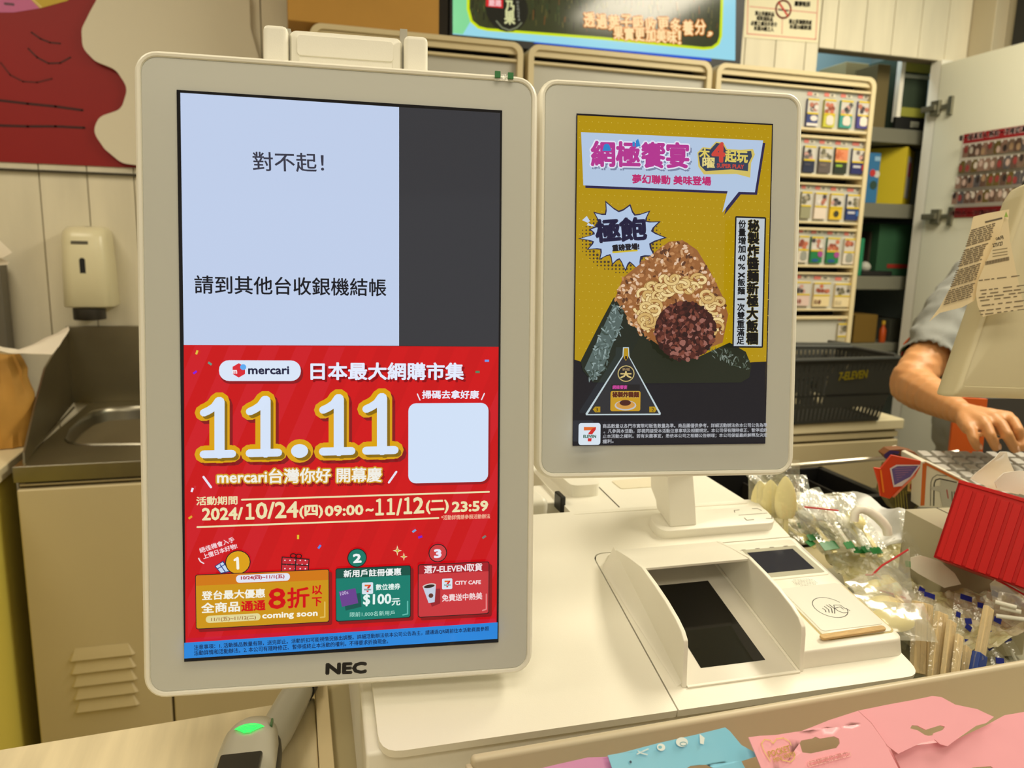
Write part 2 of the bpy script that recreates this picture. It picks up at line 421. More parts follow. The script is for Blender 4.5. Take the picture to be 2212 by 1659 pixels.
# gift boxes behind the first card
A.poly([(464, 1222), (483, 1210), (500, 1234), (478, 1238)], (30, 50, 110)); A.poly([(467, 1222), (482, 1213), (496, 1232), (478, 1236)], (196, 214, 238))
A.line([(470, 1228), (488, 1217)], 2, (30, 60, 130), cap=False); A.line([(476, 1218), (488, 1235)], 2, (30, 60, 130), cap=False)
A.poly([(609, 1201), (669, 1206), (667, 1234), (607, 1236)], K); A.poly([(611, 1203), (667, 1208), (665, 1232), (609, 1234)], (196, 36, 50))
for i in range(5):
    for j in range(3): A.disc((616+i*11+(j % 2)*4, 1209+j*9), 1.6, (240, 225, 230), n=8)
A.line([(640, 1205), (638, 1234)], 2.5, K); A.line([(610, 1217), (667, 1220)], 2.5, K)
A.ring((634, 1199), 6, 2.2, K, ry=4.5); A.ring((646, 1200), 6, 2.2, K, ry=4.5)
A.disc((515, 1213), 27.5, K); A.disc((515, 1213), 25.5, (218, 158, 10)); A.line([(514, 1204), (515, 1226)], 6, (244, 240, 230)); A.line([(514, 1204), (508, 1208)], 5, (244, 240, 230))
card((424.5, 1241), (710.5, 1340), (206, 118, 6), 24, (202, 146, 10))
A.box((511, 1240.5), (627, 1252), (224, 226, 240), r=8); A.text('10/24(四)~11/1(五)', (522, 1252), (615, 1248), 10, (176, 30, 50), bold=.4)
A.text('登台最大優惠', (438, 1294), (573, 1288), 20, (240, 238, 224), bold=.7)
A.text('全商品', (437, 1322), (519, 1318), 23, (240, 238, 224), bold=.8)
RD = (206, 14, 20)
A.text('通通', (523, 1318), (574, 1315), 22, RD, bold=.9); A.text('8', (582, 1313), (617, 1311), 45, RD, bold=1.4); A.text('折', (622, 1311), (668, 1309), 45, RD, bold=1.2)
A.text('以', (675, 1282), (696, 1281), 20, RD, bold=.7); A.text('下', (675, 1307), (695, 1306), 19, RD, bold=.8)
A.box((446, 1328), (564, 1337), (224, 212, 150), r=8); A.text('11/1(五)~11/12(二)', (458, 1341), (554, 1336), 10, (160, 110, 60), bold=.3)
A.text('coming soon', (568, 1337), (686, 1331), 16, (244, 242, 224), bold=.7)
A.line([(702, 1298), (702, 1330), (693, 1331)], 3, (222, 186, 90))
A.disc((771.5, 1203), 21, K); A.disc((771.5, 1203), 19, (8, 118, 100)); A.text('2', (764, 1213), (780, 1212), 18, (236, 240, 240), bold=1.4)
card((726.5, 1227), (885.5, 1330), (4, 78, 66), 21, (4, 122, 106))
A.text('新用戶註冊優惠', (743, 1245), (866, 1240), 16, (236, 240, 238), bold=.5)
A.poly([(740, 1284), (779, 1278), (781, 1308), (747, 1316)], (4, 84, 76)); A.poly([(732, 1275), (768, 1268), (774, 1300), (739, 1308)], (104, 62, 140))
A.text('100s', (736, 1284), (753, 1280), 8, (190, 170, 210), bold=.2)
seven_logo(A, 782, 1256, 806, 1280)
A.text('數位禮券', (812, 1272), (864, 1270), 13, (220, 236, 230), bold=.4)
A.text('$100', (785, 1306), (844, 1304), 25, (226, 240, 236), bold=1); A.text('元', (846, 1305), (864, 1304), 15, (226, 240, 236), bold=.5)
A.text('限前1,000名新用戶', (756, 1330), (852, 1326), 11, (160, 214, 200), bold=.1)
A.line([(880, 1296), (880, 1323), (870, 1325)], 3, (90, 180, 166))
for x, y, r in ((858, 1187, 10), (872, 1200, 8)):
    for k_, cc in ((1, (240, 232, 190)), (.62, (206, 176, 40))):
        A.poly([(x+(r if i % 2 == 0 else r*.3)*k_*math.sin(PI/4*i), y-(r if i % 2 == 0 else r*.3)*k_*1.1*math.cos(PI/4*i)) for i in range(8)], cc)
A.disc((945, 1192), 20, K); A.disc((945, 1192), 18, (204, 58, 62)); A.text('3', (938, 1202), (952, 1201), 17, (230, 228, 244), bold=1.4)
card((903.5, 1218), (1053.5, 1321), (164, 22, 34), 20, (200, 52, 58))
A.text('選7-ELEVEN取貨', (916, 1236), (1040, 1230), 17, (240, 224, 226), bold=.5)
seven_logo(A, 954, 1247, 976, 1269)
A.text('CITY CAFE', (982, 1260), (1037, 1258), 8, (240, 214, 214), bold=.5); A.text('免費送中熱美', (954, 1296), (1040, 1291), 15, (240, 214, 214), bold=.4)
A.poly([(918, 1270), (950, 1268), (950, 1300), (932, 1307)], (150, 30, 40)); A.poly([(912, 1263), (941, 1258), (938, 1297), (925, 1299)], (196, 204, 222))
A.disc((926.5, 1262), 14.5, (206, 196, 190), ry=5, rot=.12); A.disc((926.5, 1263), 11.5, (48, 34, 30), ry=3.6, rot=.12); A.disc((930, 1283), 5, (96, 50, 40))
A.line([(1049, 1280), (1049, 1312), (1041, 1315)], 3, (228, 130, 130))
for x, y, c in ((428, 761, (222, 190, 60)), (456, 785, (96, 150, 130)), (424, 804, (130, 20, 220)), (1050, 779, (110, 150, 230)), (1030, 803, (80, 130, 90)), (418, 1056, (236, 232, 250)), (414, 1115, (222, 170, 40)),
        (645, 1157, (222, 190, 40)), (691, 1178, (90, 130, 220)), (894, 1144, (120, 160, 210)), (907, 1157, (120, 20, 200)), (1044, 1157, (120, 120, 110))):
    a = (x*7 % 10)/10*PI; dx, dy = 4.5*math.cos(a), 4.5*math.sin(a); A.poly([(x-dx+dy*.5, y-dy-dx*.5), (x+dx+dy*.5, y+dy-dx*.5), (x+dx-dy*.5, y+dy+dx*.5), (x-dx-dy*.5, y-dy+dx*.5)][::1], c)
A.poly([(401, 1383.5), (1073, 1340), (1072.5, 1375.5), (401, 1417.5)], (34, 132, 216))
A.text('注意事項：1. 活動獎品數量有限，送完即止。活動折扣可能視情況做出調整。詳細活動辦法依本公司公告為主，請通過QR碼前往本活動頁面參照', (422, 1399), (1054, 1358.5), 11.5, (16, 26, 60), bold=.15)
A.text('活動詳情和活動辦法。2. 本公司有隨時修正、暫停或終止本活動的權利。不得要求折換現金。', (422, 1411), (838, 1385), 11.5, (16, 26, 60), bold=.15)
stuff(A.build('screen', SCR, BIG))
B_ = Art(FL, -.00095, .00003)
B_.text('NEC', (705, 1456), (790, 1453), 23, (62, 60, 58), bold=2.4)
B_.build('maker_name', print_mat('printed_matte', .6), BIG)
# arm that carries it
mb = MB(); mb.box((-.05, -.10, -.10), (.05, .06, -.034)); mb.box((-.045, -.10, -.16), (.045, .0, -.09)); mb.build('mounting_arm', WHITE, BIG, bevel=.006)
# little torn tape on the top rim
t = root('tape_scrap', 'crumpled clear tape scrap with green print stuck on the top rim of the large screen', 'tape', FL.m)
a = FL.px(1068, 160); b = FL.px(1108, 178); mb = MB(); n = 9; vs = []
for j in range(4):
    for i in range(n):
        vs.append((a[0]+(b[0]-a[0])*i/(n-1), a[1]+(b[1]-a[1])*j/3, .0016+.0012*MN.noise(V((i*1.7, j*2.1, 3)))))
mb.add(vs, [(j*n+i, (j+1)*n+i, (j+1)*n+i+1, j*n+i+1) for j in range(3) for i in range(n-1)]); mb.build('film', film_mat('tape_film', fac=.4, bscale=300), t)
mb = MB()
for x, y in ((1074, 163), (1102, 166)):
    p = FL.px(x, y); mb.box((p[0]-.0022, p[1]-.0024, .001), (p[0]+.0022, p[1]+.0024, .0032))
mb.build('green_print', mat('green_print', (30, 120, 56), .4), t)

# hinged bar behind the top edge
FH = Frame(FL.o - FL.z*.045, FL.x, FL.y)
hb = root('hinged_top_unit', 'white hinged bar between two brackets standing behind the top of the large screen', 'terminal', FH.m)
for i, (x0, x1, y0) in enumerate(((567, 621, 50), (873, 924.5, 73.5))):
    p = FH.px(x0, y0, .018); q = FH.px(x1, y0+4, .018); mb = MB(); mb.box((p[0], p[1]-.085, -.018), (q[0], p[1], .018)); mb.build('bracket', WHITE, hb, bevel=.004, seg=3)
p = FH.px(624, 51, .012); q = FH.px(869, 144, .012); mb = MB(); rr_loft(mb, p[0], q[1]-.03, q[0], p[1]-.0035, .006, [(.002, -.014), (0, -.010), (0, .008), (.002, .012), (.008, .0145), (.0085, .0139)])
mb.build('bar', WHITE, hb, angle=40)
mb = MB(); p2 = FH.px(641, 60, .015); q2 = FH.px(850, 134, .015); rr_loft(mb, p2[0], q2[1], q2[0], p2[1]-.005, .003, [(0, .0135), (0, .0148), (.0004, .0151)]); mb.build('cover_plate', WHITE, hb)
for x in (621.5, 871.5):
    c = FH.px(x, 100); MB().box((c[0]-.003, c[1]-.02, -.006), (c[0]+.003, c[1]+.012, .006)).build('hinge_pin', GREYP, hb)
for yy in (0,):
    mb = MB(); mb.box((p[0]-.015, q[1]-.09, -.012), (q[0]+.015, q[1]-.045, .004)); mb.build('crossbar', WHITE, hb)

# ================================================================== small screen
SMALL, so, sl = display('payment_display', 'smaller portrait touch screen in a white frame showing a yellow rice ball advert', FS,
    ((1166, 165), (1737, 200.5), (1715, 1027), (1157, 1035.5)), ((1245.6, 245.4), (1670.3, 267.2), (1652.7, 957.7), (1236.4, 963.7)), .030, .016)
A = Art(FS, 0, .00003)
A.polyl([(sl[0], sl[1]), (sl[2], sl[1]), (sl[2], sl[3]), (sl[0], sl[3])], (12, 8, 22))
A.poly([(1247.5, 249), (1667.5, 270.5), (1651, 955), (1239, 961)], (176, 142, 6)); A.n += 1; z = A.n
for i in range(30):
    for j in range(30):
        x = 1252+i*13.8+(j % 2)*6.9; y = 262+i*.6+j*17.5
        if x < 1660: A.disc((x, y), 1, (206, 180, 70), n=5, z=z)
A.poly([(1239, 776), (1254, 781), (1300, 802), (1500, 800), (1628, 782), (1655, 781), (1651, 955), (1238.5, 961)], (24, 22, 28))
bn = [(1255, 285.5), (1648.5, 303.5), (1630.5, 415.5), (1595.5, 414.5), (1560, 459), (1571.5, 413), (1260, 400.5)]
A.poly([(x+4.5, y+5.5) for x, y in bn], (40, 34, 74)); A.poly(bn, (176, 196, 222))
A.text('網極饗宴', (1278, 359), (1487, 363), 52, (176, 56, 140), bold=2.2, out=5, ocol=(222, 224, 240), sh=(3, 4), scol=(120, 130, 160))
A.disc((1310.5, 318), 7, (44, 130, 200)); A.poly([(1303.5, 318), (1317.5, 318), (1320, 326), (1301, 326)], (44, 130, 200))
A.box((1366, 306), (1371, 317), (44, 130, 200)); A.poly([(1373, 305), (1378, 300), (1381, 308), (1383, 316), (1373, 318)], (44, 130, 200))
A.text('夢幻聯動 美味登場', (1366, 396), (1535, 401), 18, (184, 48, 108), bold=.9)
A.poly([(1506, 330), (1518, 318), (1534, 320), (1546, 306), (1562, 308), (1570, 322), (1600, 324), (1626, 322), (1630, 334), (1622, 352), (1620, 384), (1590, 376), (1520, 377), (1508, 360)], (206, 186, 96))
A.poly([(1508, 332), (1519, 321), (1534, 323), (1547, 309), (1561, 311), (1568, 325), (1600, 328), (1622, 326), (1624, 338), (1616, 354), (1615, 370), (1580, 366), (1524, 370), (1512, 358)], (50, 62, 84))
A.text('木', (1511, 341), (1532, 342), 19, (214, 196, 96), bold=.9); A.text('曜', (1517, 362), (1543, 363), 20, (224, 208, 130), bold=.7)
A.text('4', (1538, 349), (1564, 350), 38, (200, 70, 60), bold=2); A.text('起玩', (1566, 350), (1614, 352), 24, (214, 196, 96), bold=.9)
A.text('SUPER PLAY', (1548, 362), (1606, 365), 8, (190, 70, 60), bold=.5)
# burst
tips = [(395, 35), (520, 95), (655, 70), (720, 120), (862, 138), (835, 235), (970, 250), (900, 330), (1035, 420), (885, 500), (920, 620), (800, 660), (770, 800), (640, 700), (605, 770), (560, 690), (465, 705), (440, 640), (330, 650), (330, 590), (200, 545), (240, 470), (110, 430), (225, 330), (205, 290), (290, 240), (270, 150), (370, 170)]
def bp(p): return (1230+p[0]/5.027, 430+p[1]/5.027)
cx_, cy_ = 560, 390
hp = []
for i in range(0, 260, 1):
    a_ = i*2.39996; r_ = 16+i*.38
def burst(g, col):
    pts = []
    big = [(395, 35), (655, 70), (862, 138), (970, 250), (1035, 420), (920, 620), (770, 800), (605, 770), (465, 705), (330, 650), (200, 545), (110, 430), (225, 330), (270, 150)]
    for i, p in enumerate(big):
        q = big[(i+1) % len(big)]
        for k in range(4):
            t = k/4; x = p[0]+(q[0]-p[0])*t; y = p[1]+(q[1]-p[1])*t; s_ = 1-.26*math.sin(PI*t)
            pts.append(bp((cx_+(x-cx_)*s_*g, cy_+(y-cy_)*s_*g)))
    A.poly(pts, col)
A.n += 1; z = A.n
for i in range(-3, 23):
    for j in range(0, 22):
        x, y = 1258+i*8.0, 452+j*7.6; d_ = math.hypot((x-1341)/88, (y-520)/70)
        if .7 < d_ < 1.0 and y > 470: A.disc((x, y), 2.2*(1.2-d_)*3, (70, 56, 40), n=6, z=z)
burst(1.05, (38, 34, 66)); burst(.98, (176, 196, 224))
A.text('極', (1289, 524), (1340, 520), 46, (36, 32, 60), bold=2.4); A.text('飽', (1341, 521), (1396, 517), 46, (36, 32, 60), bold=2.4)
A.line([(1324, 545), (1375, 541)], 4, (206, 180, 40)); A.text('重磅登場!', (1323, 543), (1380, 539), 13, (36, 34, 40), bold=.9)
A.poly([(1257, 476), (1267, 467), (1274, 478), (1270, 481), (1284, 490), (1280, 485), (1267, 487), (1270, 482)], (190, 206, 230))
# rice ball
A.poly([(1345, 600), (1420, 540), (1445, 522), (1475, 520), (1505, 540), (1535, 590), (1560, 640), (1572, 680), (1560, 740), (1480, 770), (1400, 760), (1330, 700), (1326, 650)], (150, 96, 52))
A.poly([(1326, 642), (1300, 690), (1254, 780), (1258, 800), (1280, 826), (1330, 826), (1420, 800), (1500, 800), (1400, 730), (1358, 690)], (30, 36, 26))
A.poly([(1380, 730), (1420, 745), (1510, 770), (1575, 740), (1610, 760), (1622, 790), (1618, 815), (1600, 826), (1400, 828), (1330, 826)], (34, 38, 24))
A.poly([(1326, 655), (1345, 690), (1300, 800), (1280, 824), (1262, 796)], (84, 100, 96))
rnd = random.Random(3)
def blob(n, region, cols, r0, r1, ry=.55, e=0):
    for i in range(n):
        while True:
            x = rnd.uniform(region[0], region[2]); y = rnd.uniform(region[1], region[3])
            if region[4](x, y): break
        A.n += e; A.disc((x, y), rnd.uniform(r0, r1), rnd.choice(cols), ry=rnd.uniform(r0, r1)*ry, rot=rnd.uniform(0, PI), n=7, z=A.n+rnd.uniform(0, 8))
def inr(x, y):
    pts = [(1326, 650), (1345, 600), (1420, 540), (1448, 522), (1480, 522), (1535, 590), (1566, 660), (1560, 720), (1400, 740), (1350, 690)]
    c = False
    for i in range(len(pts)):
        (x1, y1), (x2, y2) = pts[i], pts[(i+1) % len(pts)]
        if (y1 > y) != (y2 > y) and x < (x2-x1)*(y-y1)/(y2-y1)+x1: c = not c
    return c
A.n += 1; blob(620, (1326, 520, 1575, 745, inr), [(186, 132, 84), (160, 106, 60), (204, 160, 116), (134, 84, 44), (222, 190, 160), (90, 54, 34)], 3.5, 6.5); A.n += 9
blob(120, (1270, 660, 1345, 820, lambda x, y: abs((x-1345)+(y-660)*.45) < 22), [(140, 158, 156), (60, 74, 66), (110, 128, 124)], 3, 7, .3); A.n += 9
blob(60, (1530, 745, 1615, 800, lambda x, y: abs(y-770-(x-1570)*.4) < 16), [(120, 130, 120), (70, 80, 66)], 2, 6, .3); A.n += 9
# noodles
for i in range(110):
    a_ = rnd.uniform(0, 2*PI); rr_ = rnd.uniform(.66, 1.06)
    x, y = 1466+86*rr_*math.cos(a_), 672+72*rr_*math.sin(a_)
    if y > 725 and 1410 < x < 1530: continue
    if y < 600 and abs(x-1466) > 40: y += 20
    r = rnd.uniform(8, 15); s0 = rnd.uniform(0, 6); A.n += 1
    A.ring((x, y), r, 7.6, (140, 98, 50), ry=r*.8, n=12, a0=s0, a1=s0+4.6); A.ring((x, y), r, 5.6, rnd.choice([(222, 192, 128), (232, 206, 146), (206, 170, 104)]), ry=r*.8, n=12, a0=s0, a1=s0+4.6)
A.n += 1; A.disc((1470, 715), 64, (60, 26, 22), ry=60)
blob(330, (1402, 655, 1536, 782, lambda x, y: math.hypot((x-1470)/64, (y-716)/62) < 1), [(84, 38, 30), (60, 24, 20), (118, 62, 48), (44, 18, 16), (150, 96, 84)], 3.5, 7, .8); A.n += 9
# side caption
A.box((1577, 471), (1636.5, 751.5), (14, 14, 18), r=3); A.box((1580, 474.5), (1633.5, 748), (186, 194, 200))
for i, ch in enumerate('秘製炸醬麵新極大飯糰'):
    x = 1604-.45*i+.8; y = 504+i*26.6; A.text(ch, (x, y), (x+23, y), 23, (22, 20, 18), bold=1.3, out=1.8, ocol=(176, 156, 70))
for i, ch in enumerate(['份', '量', '增', '加', '40', '%', '×', '飯', '麵', '一', '次', '雙', '重', '滿', '足']):
    x = 1584-.3*i; y = 496+i*17.7; A.text(ch, (x, y if ch != '一' else y-6), (x+15, y if ch != '一' else y-6), {'一': 2.5, '×': 10, '40': 12, '%': 11}.get(ch, 15), (22, 22, 24), bold=.6)
# wrapped product
tri = [(1337.5, 750), (1350, 750), (1351, 769), (1418, 890), (1417, 894), (1259, 894.5), (1258, 891), (1336.5, 768)]
A.poly(tri, (190, 206, 210)); A.poly([(1339.5, 752), (1348.5, 752), (1349, 769), (1414, 891), (1262.5, 892), (1338.5, 769)], (44, 44, 48))
A.poly([(1339.5, 752), (1348.5, 752), (1348.5, 772), (1343.5, 779), (1339, 772)], (180, 142, 20)); A.text('1', (1342, 776), (1346, 776), 7, K)
A.disc((1344, 806), 18, (196, 176, 110), ry=17); A.disc((1344, 806), 16, (34, 32, 34), ry=15); A.text('大', (1332, 815), (1355, 815), 13, (210, 186, 120), bold=1); A.text('新極', (1336, 800), (1352, 800), 6, (190, 160, 110))
A.box((1311, 843), (1374, 885.5), (196, 150, 34), r=4); A.box((1313, 829), (1373, 842), (30, 28, 30)); A.text('網極饗宴', (1315, 839), (1346, 839), 8, (196, 70, 150), bold=.3)
A.text('秘製炸醬麵', (1315, 856), (1371, 856), 11, (90, 40, 24), bold=.8, out=1.5, ocol=(200, 170, 80))
A.disc((1342.5, 873.5), 23, (190, 190, 190), ry=10.5); A.disc((1342.5, 872.5), 20, (206, 150, 70), ry=8.5); A.disc((1342, 868), 12, (76, 34, 26), ry=6)
A.poly([(1273, 882), (1278, 876), (1289, 876), (1289, 888), (1278, 888)], (176, 140, 20)); A.text('3', (1279, 886), (1284, 886), 7, K); A.poly([(1393, 876), (1405, 876), (1409, 882), (1405, 888), (1393, 888)], (176, 140, 20)); A.text('2', (1398, 886), (1403, 886), 7, K)
seven_logo(A, 1243, 911, 1289, 957)
for i, (t, x0, x1) in enumerate((('商品數量以各門市實際可販售數量為準。商品圖僅供參考。詳細活動辦法依本公司公告為準', 1294, 1643), ('。凡參與本活動，即視同接受本活動注意事項及相關規定。本公司保有隨時修正、暫停或終', 1296, 1643),
        ('止本活動之權利。若有未盡事宜，悉依本公司之相關公告辦理；本公司保留最終解釋及決定', 1294, 1643), ('權利。', 1294, 1317))):
    A.text(t, (x0, 921.5+i*11.1), (x1, 919.5+i*10.6+(1.6 if i == 3 else 0)), 8.6, (176, 178, 184), bold=.15)
stuff(A.build('screen', SCR, SMALL))

# ================================================================== setting: floor, ceiling, counter
GREYW = mat('wall_plank_paint', (232, 224, 200), .6, var=.10, vscale=5, aniso=(3, 3, .5), bump=.08, bscale=60)
YAWB, SLOPE = rad(-1.1), rad(14)
Wx = V((math.cos(YAWB), math.sin(YAWB), 0)); Dy = V((-math.sin(YAWB)*math.cos(SLOPE), math.cos(YAWB)*math.cos(SLOPE), math.sin(SLOPE)))
FB = Frame(atD(1465, 1534.5, .648), Wx, Dy)
ZT = .923
mb = MB(); mb.box((-4, -3, -.05), (5, 5, 0)); struct(mb.build('floor', mat('floor_tile', (170, 160, 140), .3, var=.1), None, smooth=False))
mb = MB(); mb.box((-4, -3, 2.66), (5, 5, 2.72)); struct(mb.build('ceiling', mat('ceiling_paint', (236, 232, 215), .8), None, smooth=False))

# counter with light wood-grain top
LAM = mat('pale_wood_laminate', (234, 220, 184), .35, var=.16, vscale=5, aniso=(9, .8, 1), bump=.03, bscale=120)
pL = atZ(0, 1619, ZT); pR = atZ(685, 1506, ZT); dv = (pR-pL).normalized()
xs = atZ(684, 1580, ZT).x
def far(x): return pL.y + dv.y/dv.x*(x-pL.x)
ct = root('service_counter', 'service counter with pale wood-grain laminate top under the screens and hand scanner', 'counter')
mb = MB(); mb.prism([(-1.3, -.02), (xs, -.02), (xs, far(xs)), (-1.3, far(-1.3))], ZT-.03, ZT); mb.build('counter_top', LAM, ct, bevel=.0015)
x2 = atZ(716, 1580, ZT+.004).x; x3 = atZ(737, 1580, ZT).x
mb = MB(); mb.box((xs+.0005, .05, ZT-.03), (x2, 1.05, ZT+.006)); mb.build('edge_strip', mat('edge_strip_laminate', (232, 214, 172), .4, var=.08, vscale=9), ct, bevel=.001)
mb = MB(); mb.box((x2, .05, ZT-.032), (1.6, 1.05, ZT-.002)); mb.build('equipment_shelf', mat('shelf_board', (180, 168, 130), .5), ct)
mb = MB(); mb.box((-1.28, .06, 0), (1.55, far(-1.28)-.06, ZT-.032)); mb.box((xs+.03, .06, 0), (1.55, 1.0, ZT-.04)); mb.build('cabinet_base', CREAM, ct)

# ================================================================== checkout terminal body
kb = root('self_checkout_terminal', 'white sloping self checkout body carrying the two screens and the scanner bay', 'terminal', FB.m)
b = FB.px
wL = -.2487; wR = .2480
dS = (b(1569, 1171)[1]+b(1730, 1157)[1])/2; dB = (b(1650, 1078)[1]+b(1180, 1108)[1])/2
TH = .0075
def rpoly(pts, rs, n=5):
    """round the corners of a counter-clockwise polygon"""
    out = []; N = len(pts)
    for i in range(N):
        p, a, c = V(pts[i]), V(pts[i-1]), V(pts[(i+1) % N]); r = rs[i] if isinstance(rs, (list, tuple)) else rs
        if r <= 0: out.append(tuple(p)); continue
        u = (a-p).normalized(); v = (c-p).normalized(); ang = u.angle(v); t = min(r/math.tan(ang/2), (a-p).length*.49, (c-p).length*.49)
        s0, s1 = p+u*t, p+v*t
        for k in range(n+1):
            q = k/n; out.append(tuple(s0*(1-q)**2 + p*2*q*(1-q) + s1*q*q))
    return out
g = .0007
mb = MB(); mb.prism(rpoly([(wL, 0), (-g, 0), (-g, dS), (wR, dS), (wR, dB), (wL, dB)], [.018, .0006, .014, .0006, .012, .004]), -TH, 0); mb.build('main_cover', WHITE, kb, bevel=.0018, seg=3, angle=50)
mb = MB(); mb.prism(rpoly([(g, 0), (wR, 0), (wR, dS-2*g), (g, dS-2*g)], [.0006, .016, .0006, .013]), -TH, 0); mb.build('scanner_module_cover', WHITE, kb, bevel=.0012, seg=3, angle=50)
mb = MB(); mb.box((wL+.02, .012, -TH+.0005), (wR-.02, dB-.01, -.0022)); mb.build('joint_line', SEAM, kb, smooth=False)
# lower shell down to the counter
inv = FB.m.inverted()
mb = MB()
def wl(w_, d_, hh=0): return FB.m @ V((w_, d_, hh))
c0, c1, c2, c3 = wl(wL-.010, .008, -TH-.0005), wl(wR-.006, .008, -TH-.0005), wl(wR-.006, dB, -TH-.0005), wl(wL-.010, dB, -TH-.0005)
vs = [c0, c1, c2, c3] + [V((c.x, c.y, ZT+.0)) for c in (c0, c1, c2, c3)]
mb.add([inv @ v for v in vs], [(0,1,2,3), (7,6,5,4), (4,5,1,0), (5,6,2,1), (6,7,3,2), (7,4,0,3)]); mb.build('lower_shell', WHITE, kb, bevel=.003, seg=3)
# printer housing behind, level top
zb = wl(0, dB).z - .001
hz = lambda x, y: atZ(x, y, zb)
pA, pB_ = hz(1226, 1101), hz(1612, 1082); pC = hz(1530, 1031)
dirb = (pC-pB_).normalized(); pe = V(pA) + dirb*.30; pf = V(pB_)+dirb*.30
mb = MB(); y0_ = wl(0, dB-.01).y
poly = rpoly([(pA.x, y0_+.004), (pB_.x, y0_-.004), (pf.x, pf.y), (pe.x, pe.y)], .006)
mb.prism(poly, ZT, zb); mb.build('printer_housing', WHITE, kb, inv.copy(), bevel=.004, seg=3)
mb = MB(); sA, sB = hz(1337, 1096), hz(1274, 1034); u_ = (sB-sA).normalized()
mb.prism([(sA.x, sA.y), (sA.x+.0012, sA.y), (sB.x+.0012+u_.x*.1, sB.y+u_.y*.1), (sB.x+u_.x*.1, sB.y+u_.y*.1)], zb, zb+.0004); mb.build('lid_joint', SEAM, kb, inv.copy())
h1, h2, h3, h4 = hz(1326, 1044), hz(1342, 1057), hz(1420, 1052), hz(1400, 1038)
mb = MB(); mb.prism(rpoly([(h2.x, h2.y), (h3.x+.01, h3.y), (h4.x+.01, h4.y+.01), (h1.x, h1.y+.008)], .004), zb, zb+.0012); mb.build('lid_grip', CREAM, kb, inv.copy(), bevel=.0005)
# rounded hump left of the lid and the round grip by the big screen
mb = MB(); q1 = hz(1240, 1072); q2 = hz(1262, 1060)
mb.prism(rpoly([(q1.x-.006, q1.y-.006), (sA.x-.004, q1.y-.006), (sA.x-.012, q1.y+.12), (q1.x-.006, q1.y+.12)], .012), zb-.01, zb+.016)
mb.build('paper_cover_hump', WHITE, kb, inv.copy(), bevel=.007, seg=4)
g1 = hz(1160, 1100); mb = MB(); mb.box((g1.x-.04, g1.y+.006, zb-.02), (g1.x+.018, g1.y+.05, zb+.010)); mb.build('rear_grip', WHITE, kb, inv.copy(), bevel=.009, seg=4)
g2 = hz(1222, 1098); mb = MB(); mb.box((g2.x-.003, g2.y+.01, zb-.01), (g2.x+.004, g2.y+.035, zb+.011)); mb.build('rear_latch', BLACK, kb, inv.copy(), bevel=.002)
mb = MB(); mb.box((g1.x-.03, g1.y+.03, ZT), (g2.x+.02, g1.y+.10, zb-.004)); mb.build('rear_bridge', WHITE, kb, inv.copy(), bevel=.002)

# stand of the small screen: plate and curved column
hp_ = .0105
pl = [FB.px(1391, 1112, hp_), FB.px(1434, 1148, hp_), FB.px(1693, 1128, hp_), FB.px(1634, 1091, hp_)]
px0 = (pl[0][0]+pl[1][0])/2; px1 = (pl[2][0]+pl[3][0])/2; py0 = (pl[1][1]+pl[2][1])/2; py1 = (pl[0][1]+pl[3][1])/2
mb = MB(); rr_loft(mb, px0, py0, px1, py1, .012, [(0, 0), (0, hp_-.001), (.0005, hp_-.0003), (.0012, hp_)]); mb.build('stand_plate', WHITE, kb, angle=50)
A = Art(FB, hp_); DG = (120, 112, 92)
A.line([(1596, 1113), (1657, 1108.5)], 1.6, DG)
for pts in ([(1587, 1107), (1586, 1102.5), (1597, 1101.5)], [(1625, 1099), (1636, 1098.5), (1645, 1103)], [(1655, 1120), (1668, 1120), (1667, 1115)], [(1608, 1119), (1613, 1124), (1628, 1122.5)]): A.line(pts, 1.6, DG)
A.build('scan_mark', print_mat('printed_matte', .6), kb)
cl = FB.px(1448, 1139, hp_)[0]; cr = FB.px(1508, 1138, hp_)[0]
prof = [FB.cut(x, y, cl) for x, y in ((1448, 1139.5), (1446, 1100), (1444, 1070), (1441, 1031))]
back = [FB.cut(x, y, cl) for x, y in ((1405, 1031), (1405, 1051), (1416, 1079), (1415, 1112))]
prof[0] = (prof[0][0], hp_); back[-1] = (back[-1][0], hp_)
up_ = (prof[3][0]-prof[2][0], prof[3][1]-prof[2][1]); L_ = math.hypot(*up_)
top_f = (prof[3][0]-.004, prof[3][1]+.07); top_b = (back[0][0]-.01, back[0][1]+.07)
pr = prof+[top_f, top_b]+back
mb = MB(); m_ = Matrix(((0, 0, 1, 0), (1, 0, 0, 0), (0, 1, 0, 0), (0, 0, 0, 1)))
mb.prism(pr, cl, cr, 0, m_); mb.build('stand_column', WHITE, kb, bevel=.0015, seg=2, angle=30)

# scanner bay: two curved wings, roof, frosted bed, black window
w1 = FB.px(1484, 1486)[0]; w2 = FB.px(1733, 1460)[0]
Lp = [(1339, 1187), (1366, 1204), (1394, 1225), (1420, 1260), (1445, 1297), (1468, 1336), (1480, 1361), (1487, 1384), (1487.5, 1402), (1486, 1430)]
pf_ = [FB.cut(x, y, w1) for x, y in Lp]
front = FB.px(1484, 1486)[1]
wing = [(front, 0)]+[(d_, h_) for d_, h_ in reversed(pf_)]+[(pf_[0][0]+.006, pf_[0][1]-.006), (pf_[0][0]+.016, 0)]
hr = sum(h_ for d_, h_ in pf_[:2])/2
mw = m_
mb = MB(); mb.prism(wing, w1-.0045, w1, 0, mw); mb.build('bay_wing', WHITE, kb, bevel=.0016, seg=3, angle=40)
mb = MB(); mb.prism(wing, w2, w2+.0045, 0, mw); mb.build('bay_wing', WHITE, kb, bevel=.0016, seg=3, angle=40)
